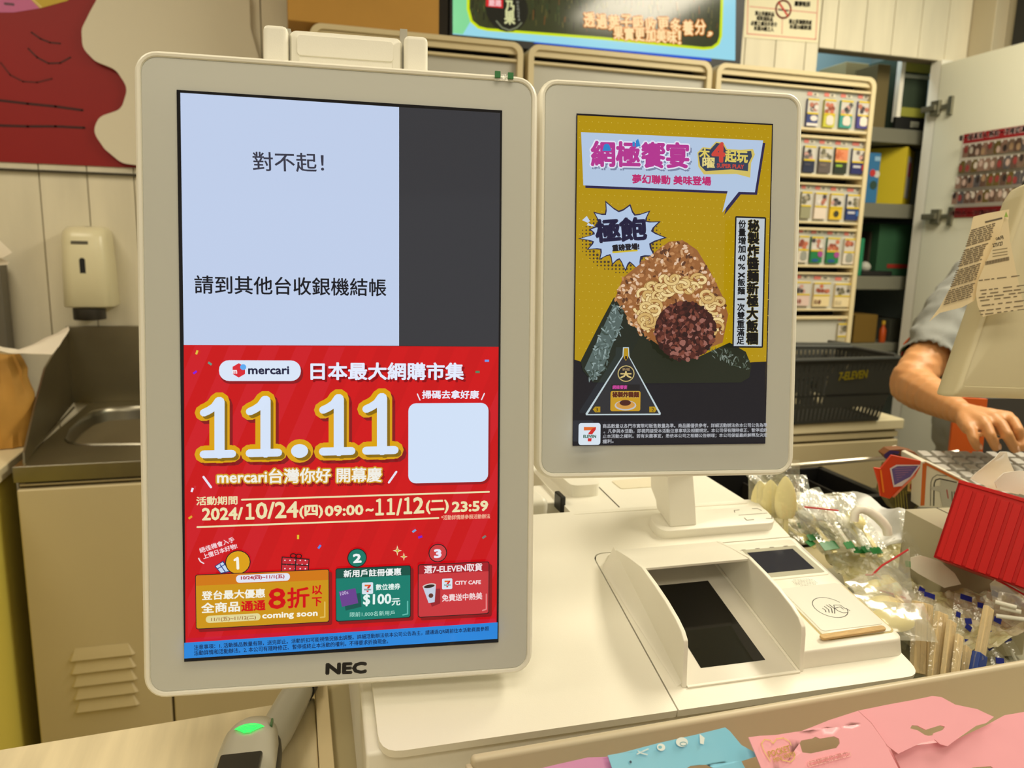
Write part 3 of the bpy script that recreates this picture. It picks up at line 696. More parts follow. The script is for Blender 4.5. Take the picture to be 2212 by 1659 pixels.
# outer skirt of the left wing
mb = MB(); rings = []
for k in range(15):
    t = k/14; d_ = front+.003+(pf_[0][0]+.004-front)*t; hh = .004+.018*t; o_ = (.004+.010*t)*(1 if t < .95 else .6)
    rings.append([V((w1-.0044-o_*math.sin(a), d_, .0002+hh*(1-math.sin(a))**1.6)) for a in [PI/2*i/6 for i in range(7)]]+[V((w1-.0044, d_, .0))])
mb.loft(rings); mb.build('wing_skirt', WHITE, kb, angle=60)
# roof between the wings
(rd0, rh0), (rd1, rh1), (rd2, rh2) = pf_[0], pf_[1], pf_[2]
mb = MB(); t_ = .0035
mb.prism([(rd2, rh2-t_*1.3), (rd2-.0005, rh2-.0008), (rd1, rh1-.0005), (rd0, rh0-.0005), (rd0+.012, rh0-.012), (rd0+.022, 0), (rd0+.019, 0), (rd0+.008, rh0-.012), (rd0-.001, rh0-t_*1.4)], w1-.002, w2+.002, 0, mw); mb.build('bay_roof', WHITE, kb, bevel=.001, seg=2, angle=45)
bk = rd0 + .016
FROST = mat('frosted_window', (226, 222, 210), .22)
mb = MB(); mb.box((w1+.0003, front+.0015, .0002), (w2-.0003, bk, .0012)); mb.build('window_plate', FROST, kb, bevel=.0004)
mb = MB(); mb.box((w1, front-.0012, 0), (w2, front+.0015, .002)); mb.box((w2-.0032, front, .0), (w2-.0002, bk, .0022)); mb.build('window_frame', WHITE, kb, bevel=.0005)
c4 = [FB.px(x, y, .0013) for x, y in ((1514, 1443), (1653, 1425.5), (1529, 1254.5), (1427, 1264))]
mb = MB(); mb.prism([(c4[0][0]-.0, c4[0][1]), (c4[1][0], c4[1][1]), (c4[2][0], c4[2][1]), (c4[0][0]+c4[2][0]-c4[1][0], c4[2][1])], .0012, .0015); mb.build('black_scan_window', GLASSK, kb, smooth=False)

# card reader: wedge with screen, speaker, tap pad
dR = FB.px(1750, 1436)[1]; hR = .0175
wr0 = w2+.0045
k_ = math.atan2(hR, dS-dR)
FP = Frame(FB.m @ V((0, dR, hR)), FB.x, FB.y*math.cos(k_) - FB.z*math.sin(k_))
rd = root('card_reader', 'white card reader with small dark screen and contactless pad, right part of the terminal', 'card reader', FP.m)
toP = FP.m.inverted() @ FB.m
ln_ = (dS-dR)/math.cos(k_)
wr1 = (FP.px(1956, 1383)[0]+wR)/2
out = rpoly([(wr0, 0), (wr1, 0), (wr1, ln_-.004), (wr0, ln_-.004)], [.001, .010, .002, .001])
mb = MB(); n = len(out)
lowr = [toP @ V((p[0]+(.0035 if p[0] > wr1-.02 else 0), dR+p[1]*math.cos(k_)-(.0035 if p[1] < .012 else 0), .0002)) for p in out]
def lv(dz, ins):
    cx = (wr0+wr1)/2; cy = ln_/2
    return [V((p[0]-ins*(1 if p[0] > cx else -1), p[1]-ins*(1 if p[1] > cy else -1), dz)) for p in out]
mb.loft([lowr, lv(-.003, 0), lv(-.001, .0003), lv(0, .0015)]); mb.build('housing', WHITE, rd, angle=55)
pp = FP.px
def quad(c): return [pp(*q) for q in c]
sc_ = quad(((1601, 1191), (1715, 1180), (1783, 1237), (1663, 1250)))
sx0 = (sc_[0][0]+sc_[3][0])/2; sx1 = (sc_[1][0]+sc_[2][0])/2; sy0 = (sc_[2][1]+sc_[3][1])/2; sy1 = (sc_[0][1]+sc_[1][1])/2
sx0 = max(sx0, wr0+.0005)
mb = MB(); rr_loft(mb, sx0-.002, sy0-.004, sx1+.004, sy1+.003, .004, [(0, 0), (0, .0006), (.0005, .001)]); mb.build('screen_surround', WHITE, rd)
mb = MB(); rr_loft(mb, sx0, sy0, sx1, sy1, .0015, [(0, .0008), (.0001, .0013)]); mb.build('screen_frame', mat('screen_frame_grey', (186, 184, 166), .25), rd)
ds = quad(((1613, 1196.5), (1711, 1187.5), (1758.7, 1229.7), (1658, 1241)))
mb = MB(); mb.box(((ds[0][0]+ds[3][0])/2, (ds[2][1]+ds[3][1])/2, .0013), ((ds[1][0]+ds[2][0])/2, (ds[0][1]+ds[1][1])/2, .00145)); mb.build('screen', mat('dark_blue_screen', (38, 40, 56), .12), rd, smooth=False)
A = Art(FP, .00115)
for x, y in ((1606, 1188), (1636, 1185), (1667, 1182.5), (1697, 1180)): A.disc((x, y), 6, (60, 54, 40), ry=1.2)
A.n += 1
for j in range(6):
    for i in range(14):
        x = 1738+(i-6.5)*3.4+(j-2.5)*3.0; y = 1258+(j-2.5)*2.6-(i-6.5)*.32
        if ((i-6.5)/7.4)**2+((j-2.5)/3.2)**2 < 1: A.disc((x, y), 1.0, (60, 54, 40), n=5, z=A.n)
stuff(A.build('speaker_holes', print_mat('printed_matte', .6), rd))
tp = quad(((1690, 1274), (1811, 1262.6), (1905, 1351), (1770, 1369.5)))
tx0 = (tp[0][0]+tp[3][0])/2; tx1 = (tp[1][0]+tp[2][0])/2; ty0 = (tp[2][1]+tp[3][1])/2; ty1 = (tp[0][1]+tp[1][1])/2
GAP = mat('yellowed_gap', (200, 184, 130), .6)
mb = MB(); rr_loft(mb, tx0-.0035, ty0-.011, tx1+.0055, ty1+.001, .006, [(0, -.001), (0, .0003)]); mb.build('pad_recess', GAP, rd)
mb = MB(); rr_loft(mb, tx0-.0018, ty0-.0095, tx1+.0035, ty1, .005, [(0, 0), (0, .0010), (.0008, .0016)]); mb.build('pad_rim', WHITE, rd, angle=50)
mb = MB(); rr_loft(mb, tx0, ty0, tx1, ty1, .004, [(0, .0012), (.0003, .0022)]); mb.build('tap_pad', mat('tap_pad_white', (232, 232, 222), .25), rd)
A = Art(FP, .00225, .00002); DK = (40, 36, 38)
cc = pp(1792, 1316); rad_c = (pp(1823, 1312)-cc).length*.98
RA = Art(FP, .00225, .00002, raw=True); RA.n = 1
pts = [(cc[0]+rad_c*math.cos(a), cc[1]+rad_c*math.sin(a)) for a in [PI*2*i/40+.05 for i in range(41)] if not (-.2 < math.atan2(math.sin(a), math.cos(a)) < .28)]
i0 = max(range(len(pts)), key=lambda i: (V(pts[i])-V(pts[(i+1) % len(pts)])).length); pts = pts[i0+1:]+pts[:i0+1]
RA.line(pts, .0007, DK)
RA.build('pad_circle', print_mat('printed_matte', .6), rd)
for i, (xa, ya, xb, yb, xc, yc) in enumerate(((1777, 1314, 1783, 1318, 1784, 1322), (1781, 1310, 1790, 1317, 1791, 1323), (1785, 1307, 1796, 1314, 1798, 1324), (1791, 1306, 1803, 1315, 1803, 1325))):
    A.line([(xa, ya), (xb, yb), (xc, yc)], 1.8, DK)
A.line([(1801, 1307), (1815, 1307), (1823, 1313), (1836, 1319)], 1.3, DK); A.line([(1801, 1307), (1803, 1314), (1811, 1320), (1822, 1324), (1832, 1323)], 1.3, DK); A.line([(1803, 1314), (1815, 1311), (1822, 1316)], 1.3, DK)
A.build('contactless_mark', print_mat('printed_matte', .6), rd)
s1, s2 = FP.px(1772, 1378, .003), FP.px(1911, 1357, .003)
ws = root('wooden_stick', 'flat brown wooden stick resting along the lower edge of the contactless pad', 'stick', FP.m)
d_ = (s2-s1); an = math.atan2(d_.y, d_.x)
mb = MB(); rr_loft(mb, -.0, -.0033, d_.length, .0033, .0032, [(.0002, .0023), (0, .0027), (0, .0042), (.0003, .0046)]); mb.build('stick', mat('brown_wood', (204, 170, 114), .6, var=.2, vscale=60, aniso=(1, 12, 1), bump=.2, bscale=300), ws, T((s1.x, s1.y, 0)) @ Matrix.Rotation(an, 4, 'Z'))

# ================================================================== front tray with pouches
SHELL = mat('tray_plastic', (208, 196, 168), .4)
zr = 1.046
ra, rb = atZ(1014, 1626, zr), atZ(2300, 1406, zr)
yt = math.atan2(rb.y-ra.y, rb.x-ra.x)
FT = Frame(ra, V((math.cos(yt), math.sin(yt), 0)), V((-math.sin(yt), math.cos(yt), 0)))
tr = root('display_tray', 'long beige tray along the front of the counter holding pink and blue pouches', 'tray', FT.m)
Lt = (rb-ra).length + .25; dz = zr-ZT
mb = MB(); mb.box((0, -.008, -dz), (Lt, .0, 0)); mb.build('back_wall', SHELL, tr, bevel=.0038, seg=4)
mb = MB(); mb.box((-.004, -.20, -dz), (0.001, -.003, -.006)); mb.build('end_wall', SHELL, tr, bevel=.0015)
mb = MB(); mb.box((0, -.2, -dz), (Lt, 0, -dz+.004)); mb.build('tray_floor', SHELL, tr)
mb = MB(); mb.box((0, -.206, -dz), (Lt, -.2, -.03)); mb.build('front_wall', SHELL, tr, bevel=.002)
ct2 = MB(); ct2.box((xs+.002, -.02, ZT-.03), (1.65, .052, ZT)); ct2.build('counter_top', LAM, ct, bevel=.0015)

def pouch(label, name, cen, dep, outline, hole, m_, tilt, yaw=0, seed=0, art=None, wr=.004, extra=40):
    """foil pouch: flat sealed header with a hang hole, body swelling below; outline and hole in pixels on its own tilted face"""
    tilt, yaw = rad(45), rad(-4); yv = V((math.cos(yaw), math.sin(yaw), 0)); n0 = V((math.sin(yaw), -math.cos(yaw), 0))
    nn = n0*math.sin(tilt)+V((0, 0, 1))*math.cos(tilt); o = onplane(*cen, atD(1900, 1600, .54)+nn*dep, nn)
    fr = Frame(o, yv, V((0, 0, 1))*math.sin(tilt)-n0*math.cos(tilt))
    R = root(name, label, 'pouch', fr.m, 'foil pouches in the front tray')
    ol = [fr.px(*p) for p in outline]; hl = [[fr.px(*p) for p in h] for h in hole]
    bm = bmesh.new()
    vsl = [bm.verts.new((p[0], p[1], 0)) for l in [ol]+hl for p in l]
    loops = [[V((p[0], p[1], 0)) for p in l] for l in [ol]+hl]
    for t in tessellate_polygon(loops):
        try: bm.faces.new([vsl[i] for i in t])
        except Exception: pass
    for _ in range(6):
        es = [e for e in bm.edges if e.calc_length() > .009]
        if not es: break
        bmesh.ops.subdivide_edges(bm, edges=es, cuts=1, use_grid_fill=False)
        bmesh.ops.triangulate(bm, faces=[f for f in bm.faces if len(f.verts) > 3])
    for v in bm.verts:
        x, y = v.co.x, v.co.y
        v.co.z = wr*(MN.noise(V((x*14+seed, y*12, seed)))+.28*abs(MN.noise(V((x*42+y*30, y*36-x*20+seed, 2)))))
    bmesh.ops.recalc_face_normals(bm, faces=bm.faces)
    for e in bm.edges: e.smooth = not e.is_boundary
    me = bpy.data.meshes.new('sheet'); bm.to_mesh(me); bm.free()
    me.polygons.foreach_set('use_smooth', [True]*len(me.polygons)); me.materials.append(m_)
    ob = bpy.data.objects.new('front_sheet', me); COL.objects.link(ob); ob.parent = R
    md = ob.modifiers.new('t', 'SOLIDIFY'); md.thickness = .0009; md.offset = -1
    # swollen body behind / below
    xs_ = [p[0] for p in ol]; ys_ = [p[1] for p in ol]; xm, xM, ym, yM = min(xs_), max(xs_), min(ys_), max(ys_)
    mb = MB(); rings = []
    for t, sc_, th in ((.50, .86, .001), (.35, .88, .006), (.1, .9, .011), (-.3, .92, .013), (-.8, .9, .008), (-1.0, .9, .001)):
        y = ym+(yM-ym)*t*.7; rings.append([V(((xm+xM)/2+(xM-xm)/2*sc_*.8*math.cos(a), y, -.030-th*math.sin(a))) for a in [2*PI*k/16 for k in range(16)]])
    mb.loft(rings); mb.build('filled_body', m_, R, angle=80)
    if art:
        A = Art(fr, .0016+wr*.9, .00003); art(A); A.build('print', print_mat('printed_gloss', .3), R)
    return R
PINK = mat('pink_foil', (250, 178, 192), .34, bump=.12, bscale=34); BLUEF = mat('blue_foil', (128, 200, 232), .28, bump=.25, bscale=28); PURP = mat('purple_foil', (206, 136, 186), .28, bump=.25, bscale=28)
def art_pink(A):
    c = (240, 206, 130)
    A.line([(1664, 1644), (1650, 1622), (1645, 1606), (1652, 1597), (1664, 1599), (1670, 1606), (1678, 1596), (1692, 1594), (1706, 1602), (1709, 1610)], 1.8, c)
    A.line([(1716, 1626), (1716, 1638), (1708, 1646), (1690, 1642)], 1.8, c)
    A.text('POCKET', (1663, 1636), (1709, 1622), 11, c, bold=.5); A.text('MINI WIPES', (1673, 1647), (1719, 1632), 8, c, bold=.3)
    A.line([(1745, 1648), (1748, 1656), (1838, 1632), (1836, 1624), (1745, 1648)], 1.6, (250, 190, 190)); A.text('口袋迷你濕巾', (1752, 1655), (1834, 1634), 10, (250, 190, 190), bold=.2)
ph = [(1726, 1606), (1730, 1600), (1753, 1596), (1760, 1592), (1770, 1596), (1800, 1591), (1811, 1596), (1813, 1606), (1806, 1616), (1750, 1628), (1732, 1626)]
pouch('pink foil pouch with a heart logo and hang slot, nearest the blue pouch', 'foil_pouch', (1780, 1620), .006, [(1616, 1593), (1640, 1590), (1675, 1588), (1700, 1584), (1730, 1580), (1790, 1556), (1852, 1536), (1880, 1562), (1910, 1604), (1950, 1680), (1980, 1760), (1700, 1790), (1660, 1700)], [ph], PINK, rad(48), rad(-4), 1, art_pink, .0006)
pouch('pink foil pouch with a torn slot, lying highest at the back of the tray', 'foil_pouch', (2000, 1560), .0, [(1852, 1536), (1910, 1524), (1975, 1512), (2012, 1504), (2032, 1506), (2062, 1522), (2110, 1532), (2146, 1549), (2130, 1562), (2108, 1568), (2062, 1600), (2046, 1612), (2030, 1608), (2018, 1598), (1988, 1605), (1938, 1629), (1915, 1612), (1880, 1562)],
    [[(1964, 1574), (1968, 1567), (1980, 1568), (1998, 1577), (2030, 1567), (2040, 1570), (2036, 1577), (2016, 1584), (2012, 1592), (1996, 1588), (1980, 1578)]], PINK, rad(42), rad(-4), 5, None, .0010)
pouch('pink foil pouch without a visible print, at the right edge of the tray', 'foil_pouch', (2120, 1620), -.006, [(1925, 1618), (1990, 1608), (2060, 1600), (2130, 1567), (2170, 1545), (2230, 1535), (2300, 1530), (2300, 1790), (2000, 1790), (1960, 1690)],
    [[(2090, 1668), (2100, 1658), (2140, 1655), (2152, 1664), (2130, 1672)]], PINK, rad(45), rad(-4), 9, None, .0012)
pouch('pale blue foil pouch with white sea shell print', 'foil_pouch', (1480, 1630), .0, [(1312, 1632), (1345, 1626), (1420, 1606), (1500, 1588), (1565, 1572), (1575, 1580), (1600, 1610), (1640, 1632), (1600, 1645), (1640, 1720), (1640, 1790), (1360, 1790), (1335, 1700)], [[(1470, 1668), (1490, 1655), (1525, 1652), (1540, 1660), (1500, 1676)]], BLUEF, rad(48), rad(-3), 3,
    lambda A: [A.disc((1428, 1614), 9, (226, 236, 236), ry=7), A.disc((1426, 1614), 4, (120, 190, 210), ry=3), A.disc((1473, 1603), 13, (226, 236, 236), ry=9), A.ring((1476, 1607), 7, 1.5, (120, 190, 210), ry=4), A.poly([(1511, 1585), (1522, 1594), (1520, 1608), (1512, 1606)], (226, 236, 236)), A.line([(1378, 1622), (1384, 1627), (1398, 1630)], 2.5, (210, 230, 236)), A.line([(1376, 1629), (1386, 1624), (1400, 1618)], 2.5, (210, 230, 236)), A.disc((1362, 1646), 2.6, (20, 60, 90))], .0010)
pouch('purple foil pouch at the left end of the tray', 'foil_pouch', (1250, 1660), -.005, [(1150, 1664), (1200, 1652), (1270, 1636), (1302, 1635), (1342, 1632), (1328, 1644), (1318, 1690), (1330, 1790), (1150, 1790)], [], PURP, rad(46), rad(-3), 7, None, .0012)

# ================================================================== hand scanner
SG = mat('scanner_grey', (186, 184, 172), .28)
oS_ = atZ(540, 1588, ZT+.065)
bs = root('barcode_scanner', 'grey handheld barcode scanner with green lit window, lying on the wood-grain counter', 'barcode scanner', T(oS_) @ Matrix.Rotation(rad(-4), 4, 'Z') @ Matrix.Rotation(rad(-8), 4, 'X'))
def sect(y, a, b_, cz, k=2.6, n=28):
    return [V((a*math.copysign(abs(math.cos(t))**(2/k), math.cos(t)), y, cz+b_*math.copysign(abs(math.sin(t))**(2/k), math.sin(t)))) for t in [2*PI*i/n for i in range(n)]]
W0 = (atZ(605, 1640, ZT+.06)-atZ(474, 1640, ZT+.06)).length/2
mb = MB(); pr_ = [(.060, .004, .004, -.024), (.056, .012, .010, -.022), (.045, .019, .015, -.019), (.028, .0235, .018, -.016), (.005, .0265, .021, -.013), (-.025, .0275, .023, -.013), (-.060, .0285, .025, -.014), (-.085, .029, .025, -.015), (-.088, .026, .022, -.015)]
mb.loft([sect(y, a*W0/.0285, b_, z) for y, a, b_, z in pr_]); mb.build('head', SG, bs, angle=60)
mb = MB(); mb.loft([sect(y+.002, (a+.0030)*W0/.0285, max(b_-.004, .003), z-.010) for y, a, b_, z in pr_[:-1]]); mb.build('black_rim', BLACK, bs, angle=60)
mb = MB(); mb.tube([(.006, .036, -.036), (.016, .075, -.034), (.026, .12, -.030), (.032, .15, -.028)], [.015, .0165, .0165, .0155], 20); mb.build('handle', SG, bs, angle=60)
mb = MB(); mb.tube([(.032, .148, -.028), (.038, .18, -.030), (.044, .21, -.035)], [.017, .016, .012], 16); mb.build('black_handle_end', BLACK, bs, angle=60)
FSC = Frame(bs.matrix_world @ V((0, .028, .0022)), V((1, -.07, 0)), V((0, 1, .05)))
GL = bpy.data.materials.new('green_light'); GL.use_nodes = True; GL.node_tree.nodes['Principled BSDF'].inputs['Emission Color'].default_value = (.02, .9, .12, 1); GL.node_tree.nodes['Principled BSDF'].inputs['Emission Strength'].default_value = 1.1
GL.node_tree.nodes['Principled BSDF'].inputs['Base Color'].default_value = (.02, .5, .1, 1)
def topz(x, y):
    for (y0, a0, b0, z0), (y1, a1, b1, z1) in zip(pr_, pr_[1:]):
        if y1 <= y <= y0:
            t = (y0-y)/(y0-y1); a, b2, z = a0+(a1-a0)*t, b0+(b1-b0)*t, z0+(z1-z0)*t; a *= W0/.0285
            return z+b2*max(0, 1-abs(x/a)**2.6)**(1/2.6)
    return 0
mb = MB()
for k in range(6):
    r0, r1 = .0035+k*.0024, .0035+k*.0024+.0019; vs = []; aa = [PI/2+(-.72+1.44*i/8) for i in range(9)]
    for r in (r0, r1):
        for a in aa:
            x, y = r*math.cos(a)*1.12, r*math.sin(a)*1.35-.021; vs.append((x, y, topz(x, y)+.0013))
    mb.add(vs, [(i, i+1, 9+i+1, 9+i) for i in range(8)])
mb.build('green_light', GL, bs)
mb = MB(); mb.box((-.0165, -.084, .0050), (.0165, -.052, .0122)); mb.build('black_label', mat('black_gloss_label', (18, 18, 20), .2), bs, bevel=.002)
mb = MB(); mb.box((.0165, .004, .001), (.0185, .016, .006)); mb.build('green_side_light', mat('dim_green', (70, 110, 70), .3), bs, bevel=.0005)

# ================================================================== rear wall
YW = 2.4
wall = struct(MB().box((-3.2, YW+.012, 0), (1.759, YW+.06, 2.66)).box((1.759, YW+.012, 2.10), (2.312, YW+.06, 2.66)).box((2.312, YW+.012, 0), (2.44, YW+.06, 2.66)).box((1.759, YW+.012, 0), (2.312, YW+.06, .5)).build('wall_back', mat('groove_shadow', (120, 108, 84), .8), None, smooth=False))
def plank(x0, x1, z0=0, z1=2.66):
    mb = MB(); mb.box((x0+.0012, YW, z0), (x1-.0012, YW+.014, z1)); o = mb.build('plank', GREYW, wall, bevel=.0012, seg=1); return o
x = -.6395-.1165*8
while x < .62: plank(x, x+.1165); x += .1165
x0_ = x; x = 1.8243-.1163*7; plank(x0_, x)
for k in range(-7, 0): plank(1.8243+.1163*k, 1.8243+.1163*(k+1) if k < -1 else 1.759)
plank(1.7605, 1.8243, 2.101)
for k in range(0, 4): plank(1.8243+.1163*k, 1.8243+.1163*(k+1), 2.101)
plank(1.8243+.1163*4, 2.389, 2.101); plank(2.312, 2.389, 0, 2.10)
# corner return and window at the right
TRIMG = mat('corner_trim', (196, 184, 156), .6)
struct(MB().box((2.391, YW-.10, 0), (2.45, YW+.06, 2.66)).build('trim_1', TRIMG, None, bevel=.004))
wr_ = struct(MB().box((2.45, -2.5, 0), (2.52, YW+.9, 1.2)).box((2.45, -2.5, 2.5), (2.52, YW+.9, 2.66)).box((2.45, 2.26, 1.2), (2.52, YW+.9, 2.5)).box((2.45, -2.5, 1.2), (2.52, .4, 2.5)).build('wall_right', mat('side_wall_paint', (176, 166, 142), .7), None, smooth=False))
wn = struct(root('window_1', '', '')); del wn['label']; del wn['category']
MB().box((2.435, 2.215, 1.2), (2.46, 2.26, 2.5)).box((2.435, .4, 1.2), (2.46, .44, 2.5)).box((2.435, .44, 1.2), (2.46, 2.215, 1.24)).box((2.435, .44, 2.46), (2.46, 2.215, 2.5)).build('window_frame', BLACK, wn, smooth=False)
mg = mat('blue_frosted_pane', (120, 168, 180), .25, var=.5, vscale=5); MB().box((2.452, .44, 1.24), (2.458, 2.215, 2.46)).build('pane', mg, wn, smooth=False)
struct(MB().box((-3.2, YW-.012, 1.5765), (-.1, YW, 1.5825)).build('trim_2', SEAM, None, smooth=False))
struct(MB().box((-3.26, -2.5, 0), (-3.2, YW+.05, 2.66)).build('wall_left', GREYW, None, smooth=False))

# red notice board with loose motion strokes, blank white card in front of it
FW = Frame((0, YW-.004, 0), (1, 0, 0), (0, 0, 1))
pb = root('red_poster', 'red poster with dark motion strokes on the plank wall, upper left', 'poster', FW.m)
rz = FW.px(100, 354)[1]; rxr = FW.px(470, 300)[0]
MB().box((-1.35, rz, -.003), (rxr, 2.45, 0)).build('board', mat('red_print', (146, 4, 4), .55, var=.10, vscale=2), pb)
A = Art(FW, .0004); D2 = (70, 8, 8)
A.line([(68, 70), (88, 84), (108, 92), (130, 94)], 4, D2); A.line([(61, 105), (80, 124), (105, 137), (130, 136), (152, 124)], 4, D2)
A.line([(2, 136), (22, 162), (50, 176), (80, 178), (112, 170)], 4, (96, 10, 8)); A.line([(-40, 212), (60, 224), (120, 230), (178, 238)], 6, (60, 8, 8)); A.line([(-40, 270), (60, 273), (120, 273), (182, 276)], 6, (60, 8, 8))
A.poly([(-30, 27), (30, 27), (86, 18), (70, 0), (55, -30), (-30, -30)], (206, 110, 160)); A.poly([(86, 18), (145, 2), (190, -30), (55, -30), (68, 0)], (206, 176, 60)); A.line([(68, -4), (90, 16)], 3, (236, 210, 140), cap=False)
A.box((8, 5), (32, 13), (110, 70, 90), r=4)
A.build('poster_print', print_mat('printed_matte', .6), pb)
FW2 = Frame((0, YW-.02, 0), (1, 0, 0), (0, 0, 1))
bc = root('blank_card', 'blank cream white rounded card fixed over the right end of the red poster', 'card', FW2.m)
ol = [(225, -30), (196, 22), (176, 62), (178, 104), (205, 132), (250, 150), (276, 190), (262, 236), (214, 252), (200, 284), (226, 322), (262, 352), (330, 362), (470, 360), (548, 330), (560, 130), (541, 60), (538, -30)]
ol = [tuple(FW2.px(*p)) for p in ol]
mb = MB(); mb.prism(rpoly(ol[::-1], .04), -.01, 0); mb.build('card', mat('cream_board', (226, 218, 196), .6), bc, bevel=.002, angle=60)

# stainless sink unit
zs = .947
DST = mat('dull_steel', (148, 140, 116), .38, 1, var=.12, vscale=6)
sk = root('sink_unit', 'stainless steel sink with high splash panels under the soap dispenser', 'sink')
sl_ = atZ(27, 1010, zs); sx = sl_.x; sf = sl_.y; sr = 0.30
hole_px = [(141, 951), (150, 930), (172, 908), (200, 890), (235, 881), (298, 878), (360, 878)]
hole = [atZ(x, y, zs) for x, y in hole_px]; hb_ = [atZ(x, y, zs) for x, y in ((360, 962), (298, 961), (200, 962), (165, 960), (148, 957))]
hl = [(p.x, p.y) for p in hole+hb_]
outer = [(sx, sf), (sr, sf), (sr, YW-.02), (sx, YW-.02)]
mb = MB(); allp = outer+hl
tri = tessellate_polygon([[V((p[0], p[1], 0)) for p in outer], [V((p[0], p[1], 0)) for p in hl]])
fs = []
for t in tri:
    a, b2, c = (allp[k] for k in t); cr = (b2[0]-a[0])*(c[1]-a[1])-(b2[1]-a[1])*(c[0]-a[0]); fs.append(tuple(t) if cr > 0 else tuple(t[::-1]))
mb.add([(p[0], p[1], zs) for p in allp], fs); mb.build('sink_top', DST, sk, smooth=False)
cx_ = sum(p[0] for p in hl)/len(hl); cy_ = sum(p[1] for p in hl)/len(hl)
mb = MB(); mb.loft([[V((cx_+(p[0]-cx_)*s_, cy_+(p[1]-cy_)*s_, zs+z)) for p in hl] for s_, z in ((1.02, .0005), (1.0, .004), (.985, .002), (.97, -.012), (.95, -.16), (.88, -.18))], cap=False)
rings_f = [V((cx_+(p[0]-cx_)*.88, cy_+(p[1]-cy_)*.88, zs-.18)) for p in hl]; mb.add(rings_f, [tuple(range(len(hl)))]); mb.build('basin', STEEL, sk, angle=60)
mb = MB(); mb.box((sx, sf-.004, zs-.032), (sr, sf, zs+.002)); mb.build('front_edge', STEEL, sk, bevel=.0015)
mb = MB(); mb.box((-.60, YW-.022, zs), (sr, YW-.004, 1.163)); mb.build('back_splash', DST, sk, bevel=.001)
SA, SB = V((-.598, YW-.01, zs)), V((sx+.012, sf+.03, zs)); sdir = (SB-SA).normalized(); FSP = Frame(SA, sdir, V((0, 0, 1)))
sp = [FSP.px(x, y) for x, y in ((149, 708), (119, 757), (96, 795), (78, 862), (62, 930), (51, 978))]
pr = [(0, 0), ((SB-SA).length, 0)]+[(p[0], max(p[1], .002)) for p in sp[::-1] if p[0] > .01]+[(0, 1.163-zs)]
mb = MB(); mb.prism(pr, -.002, .002); mb.build('side_splash', DST, sk, FSP.m, smooth=False)
mb = MB(); a_, b2 = atZ(60, 985, zs+.003), atZ(160, 880, zs+.003); mb.tube([a_, b2], .003, 6); mb.build('corner_bead', STEEL, sk)

# base cabinets under the rear worktop
CABM = mat('beige_steel', (206, 190, 150), .5, var=.05, vscale=3)
bc1 = root('sink_cabinet', 'beige steel cabinet with louvred door below the stainless sink', 'cabinet')
xa = atY(38, 1058, sf+.004).x; xg = atY(376, 1530, sf+.004).x; zt = atY(38, 1058, sf).z
MB().box((sx+.006, sf+.012, .06), (sr, YW-.02, zs-.034)).build('carcass', mat('cabinet_shadow', (110, 98, 70), .8), bc1, smooth=False)
MB().box((sx+.008, sf+.003, zt+.006), (sr, sf+.014, zs-.038)).build('top_rail', CABM, bc1, bevel=.001)
for i, (u0, u1) in enumerate(((xa, xg-.0025), (xg+.0025, sr))):
    d = MB().box((u0, sf-.004, .08), (u1, sf+.012, zt)).build('door', CABM, bc1, bevel=.004, seg=3)
    if i == 0:
        for k in range(5):
            lp = atY(147+k*3, 1412+k*27.5, sf-.004); rp = atY(292+k*2.5, 1402+k*27.5, sf-.004)
            mb = MB(); zc = (lp.z+rp.z)/2; h_ = .014
            ring = lambda y, ins, zz: V((0, 0, 0))
            mb.add([(lp.x, sf-.004, zc-h_), (rp.x, sf-.004, zc-h_), (lp.x+.006, sf-.010, zc-h_+.001), (rp.x-.006, sf-.010, zc-h_+.001), (lp.x+.014, sf-.0045, zc+h_), (rp.x-.014, sf-.0045, zc+h_)], [(0, 1, 3, 2), (2, 3, 5, 4), (0, 2, 4), (1, 5, 3)])
            mb.build('louvre', CABM, d)

# soap dispenser
DISP = mat('aged_white_plastic', (232, 224, 188), .28)
f0, f1 = atY(150, 660, YW-.105), atY(222, 660, YW-.105); ztop = atY(180, 492, YW-.09).z; zbt = atY(180, 664, YW-.10).z
dsp = root('soap_dispenser', 'aged white wall soap dispenser with a black push lever above the sink', 'dispenser')
mb = MB(); w2_ = (f1.x-f0.x)/2; cxd = (f0.x+f1.x)/2
rings = []
for z_, gx, dp in ((zbt, .004, .0), (zbt+.004, .006, .004), (zbt+.12, .003, .002), (ztop-.025, .0, .0), (ztop-.008, -.003, -.008), (ztop+.002, -.012, -.022), (ztop+.004, -.03, -.05)):
    x0, x1 = cxd-w2_-.012-gx, cxd+w2_+.018+gx; y0 = YW-.108-dp*0+(-dp); y1 = YW-.002
    rings.append([V((p[0], p[1], z_)) for p in rr(x0, y0, x1, y1, [.004, .004, .004, .004] if 0 else [.03, .006, .006, .03], 5)])
mb.loft(rings); mb.build('cover', DISP, dsp, angle=55)
mb = MB(); mb.prism(rr(cxd-.0075, 0, cxd+.0065, .062, .0065), 0, .002, 0, T((0, YW-.1085, (atY(181, 608, YW-.108)).z)) @ Matrix.Rotation(PI/2, 4, 'X')); mb.build('level_window', BLACK, dsp)
mb = MB(); mb.loft([sect2 for sect2 in [[V((cxd+(w2_*1.0)*math.cos(a), YW-.07-(.05+k*.004)*math.sin(a), z_)) for a in [PI*i/12 for i in range(13)]] for k, z_ in ((0, zbt-.034), (1, zbt-.03), (1, zbt-.004))]]); mb.build('push_lever', mat('dark_grey_plastic', (48, 44, 38), .5), dsp, angle=60)
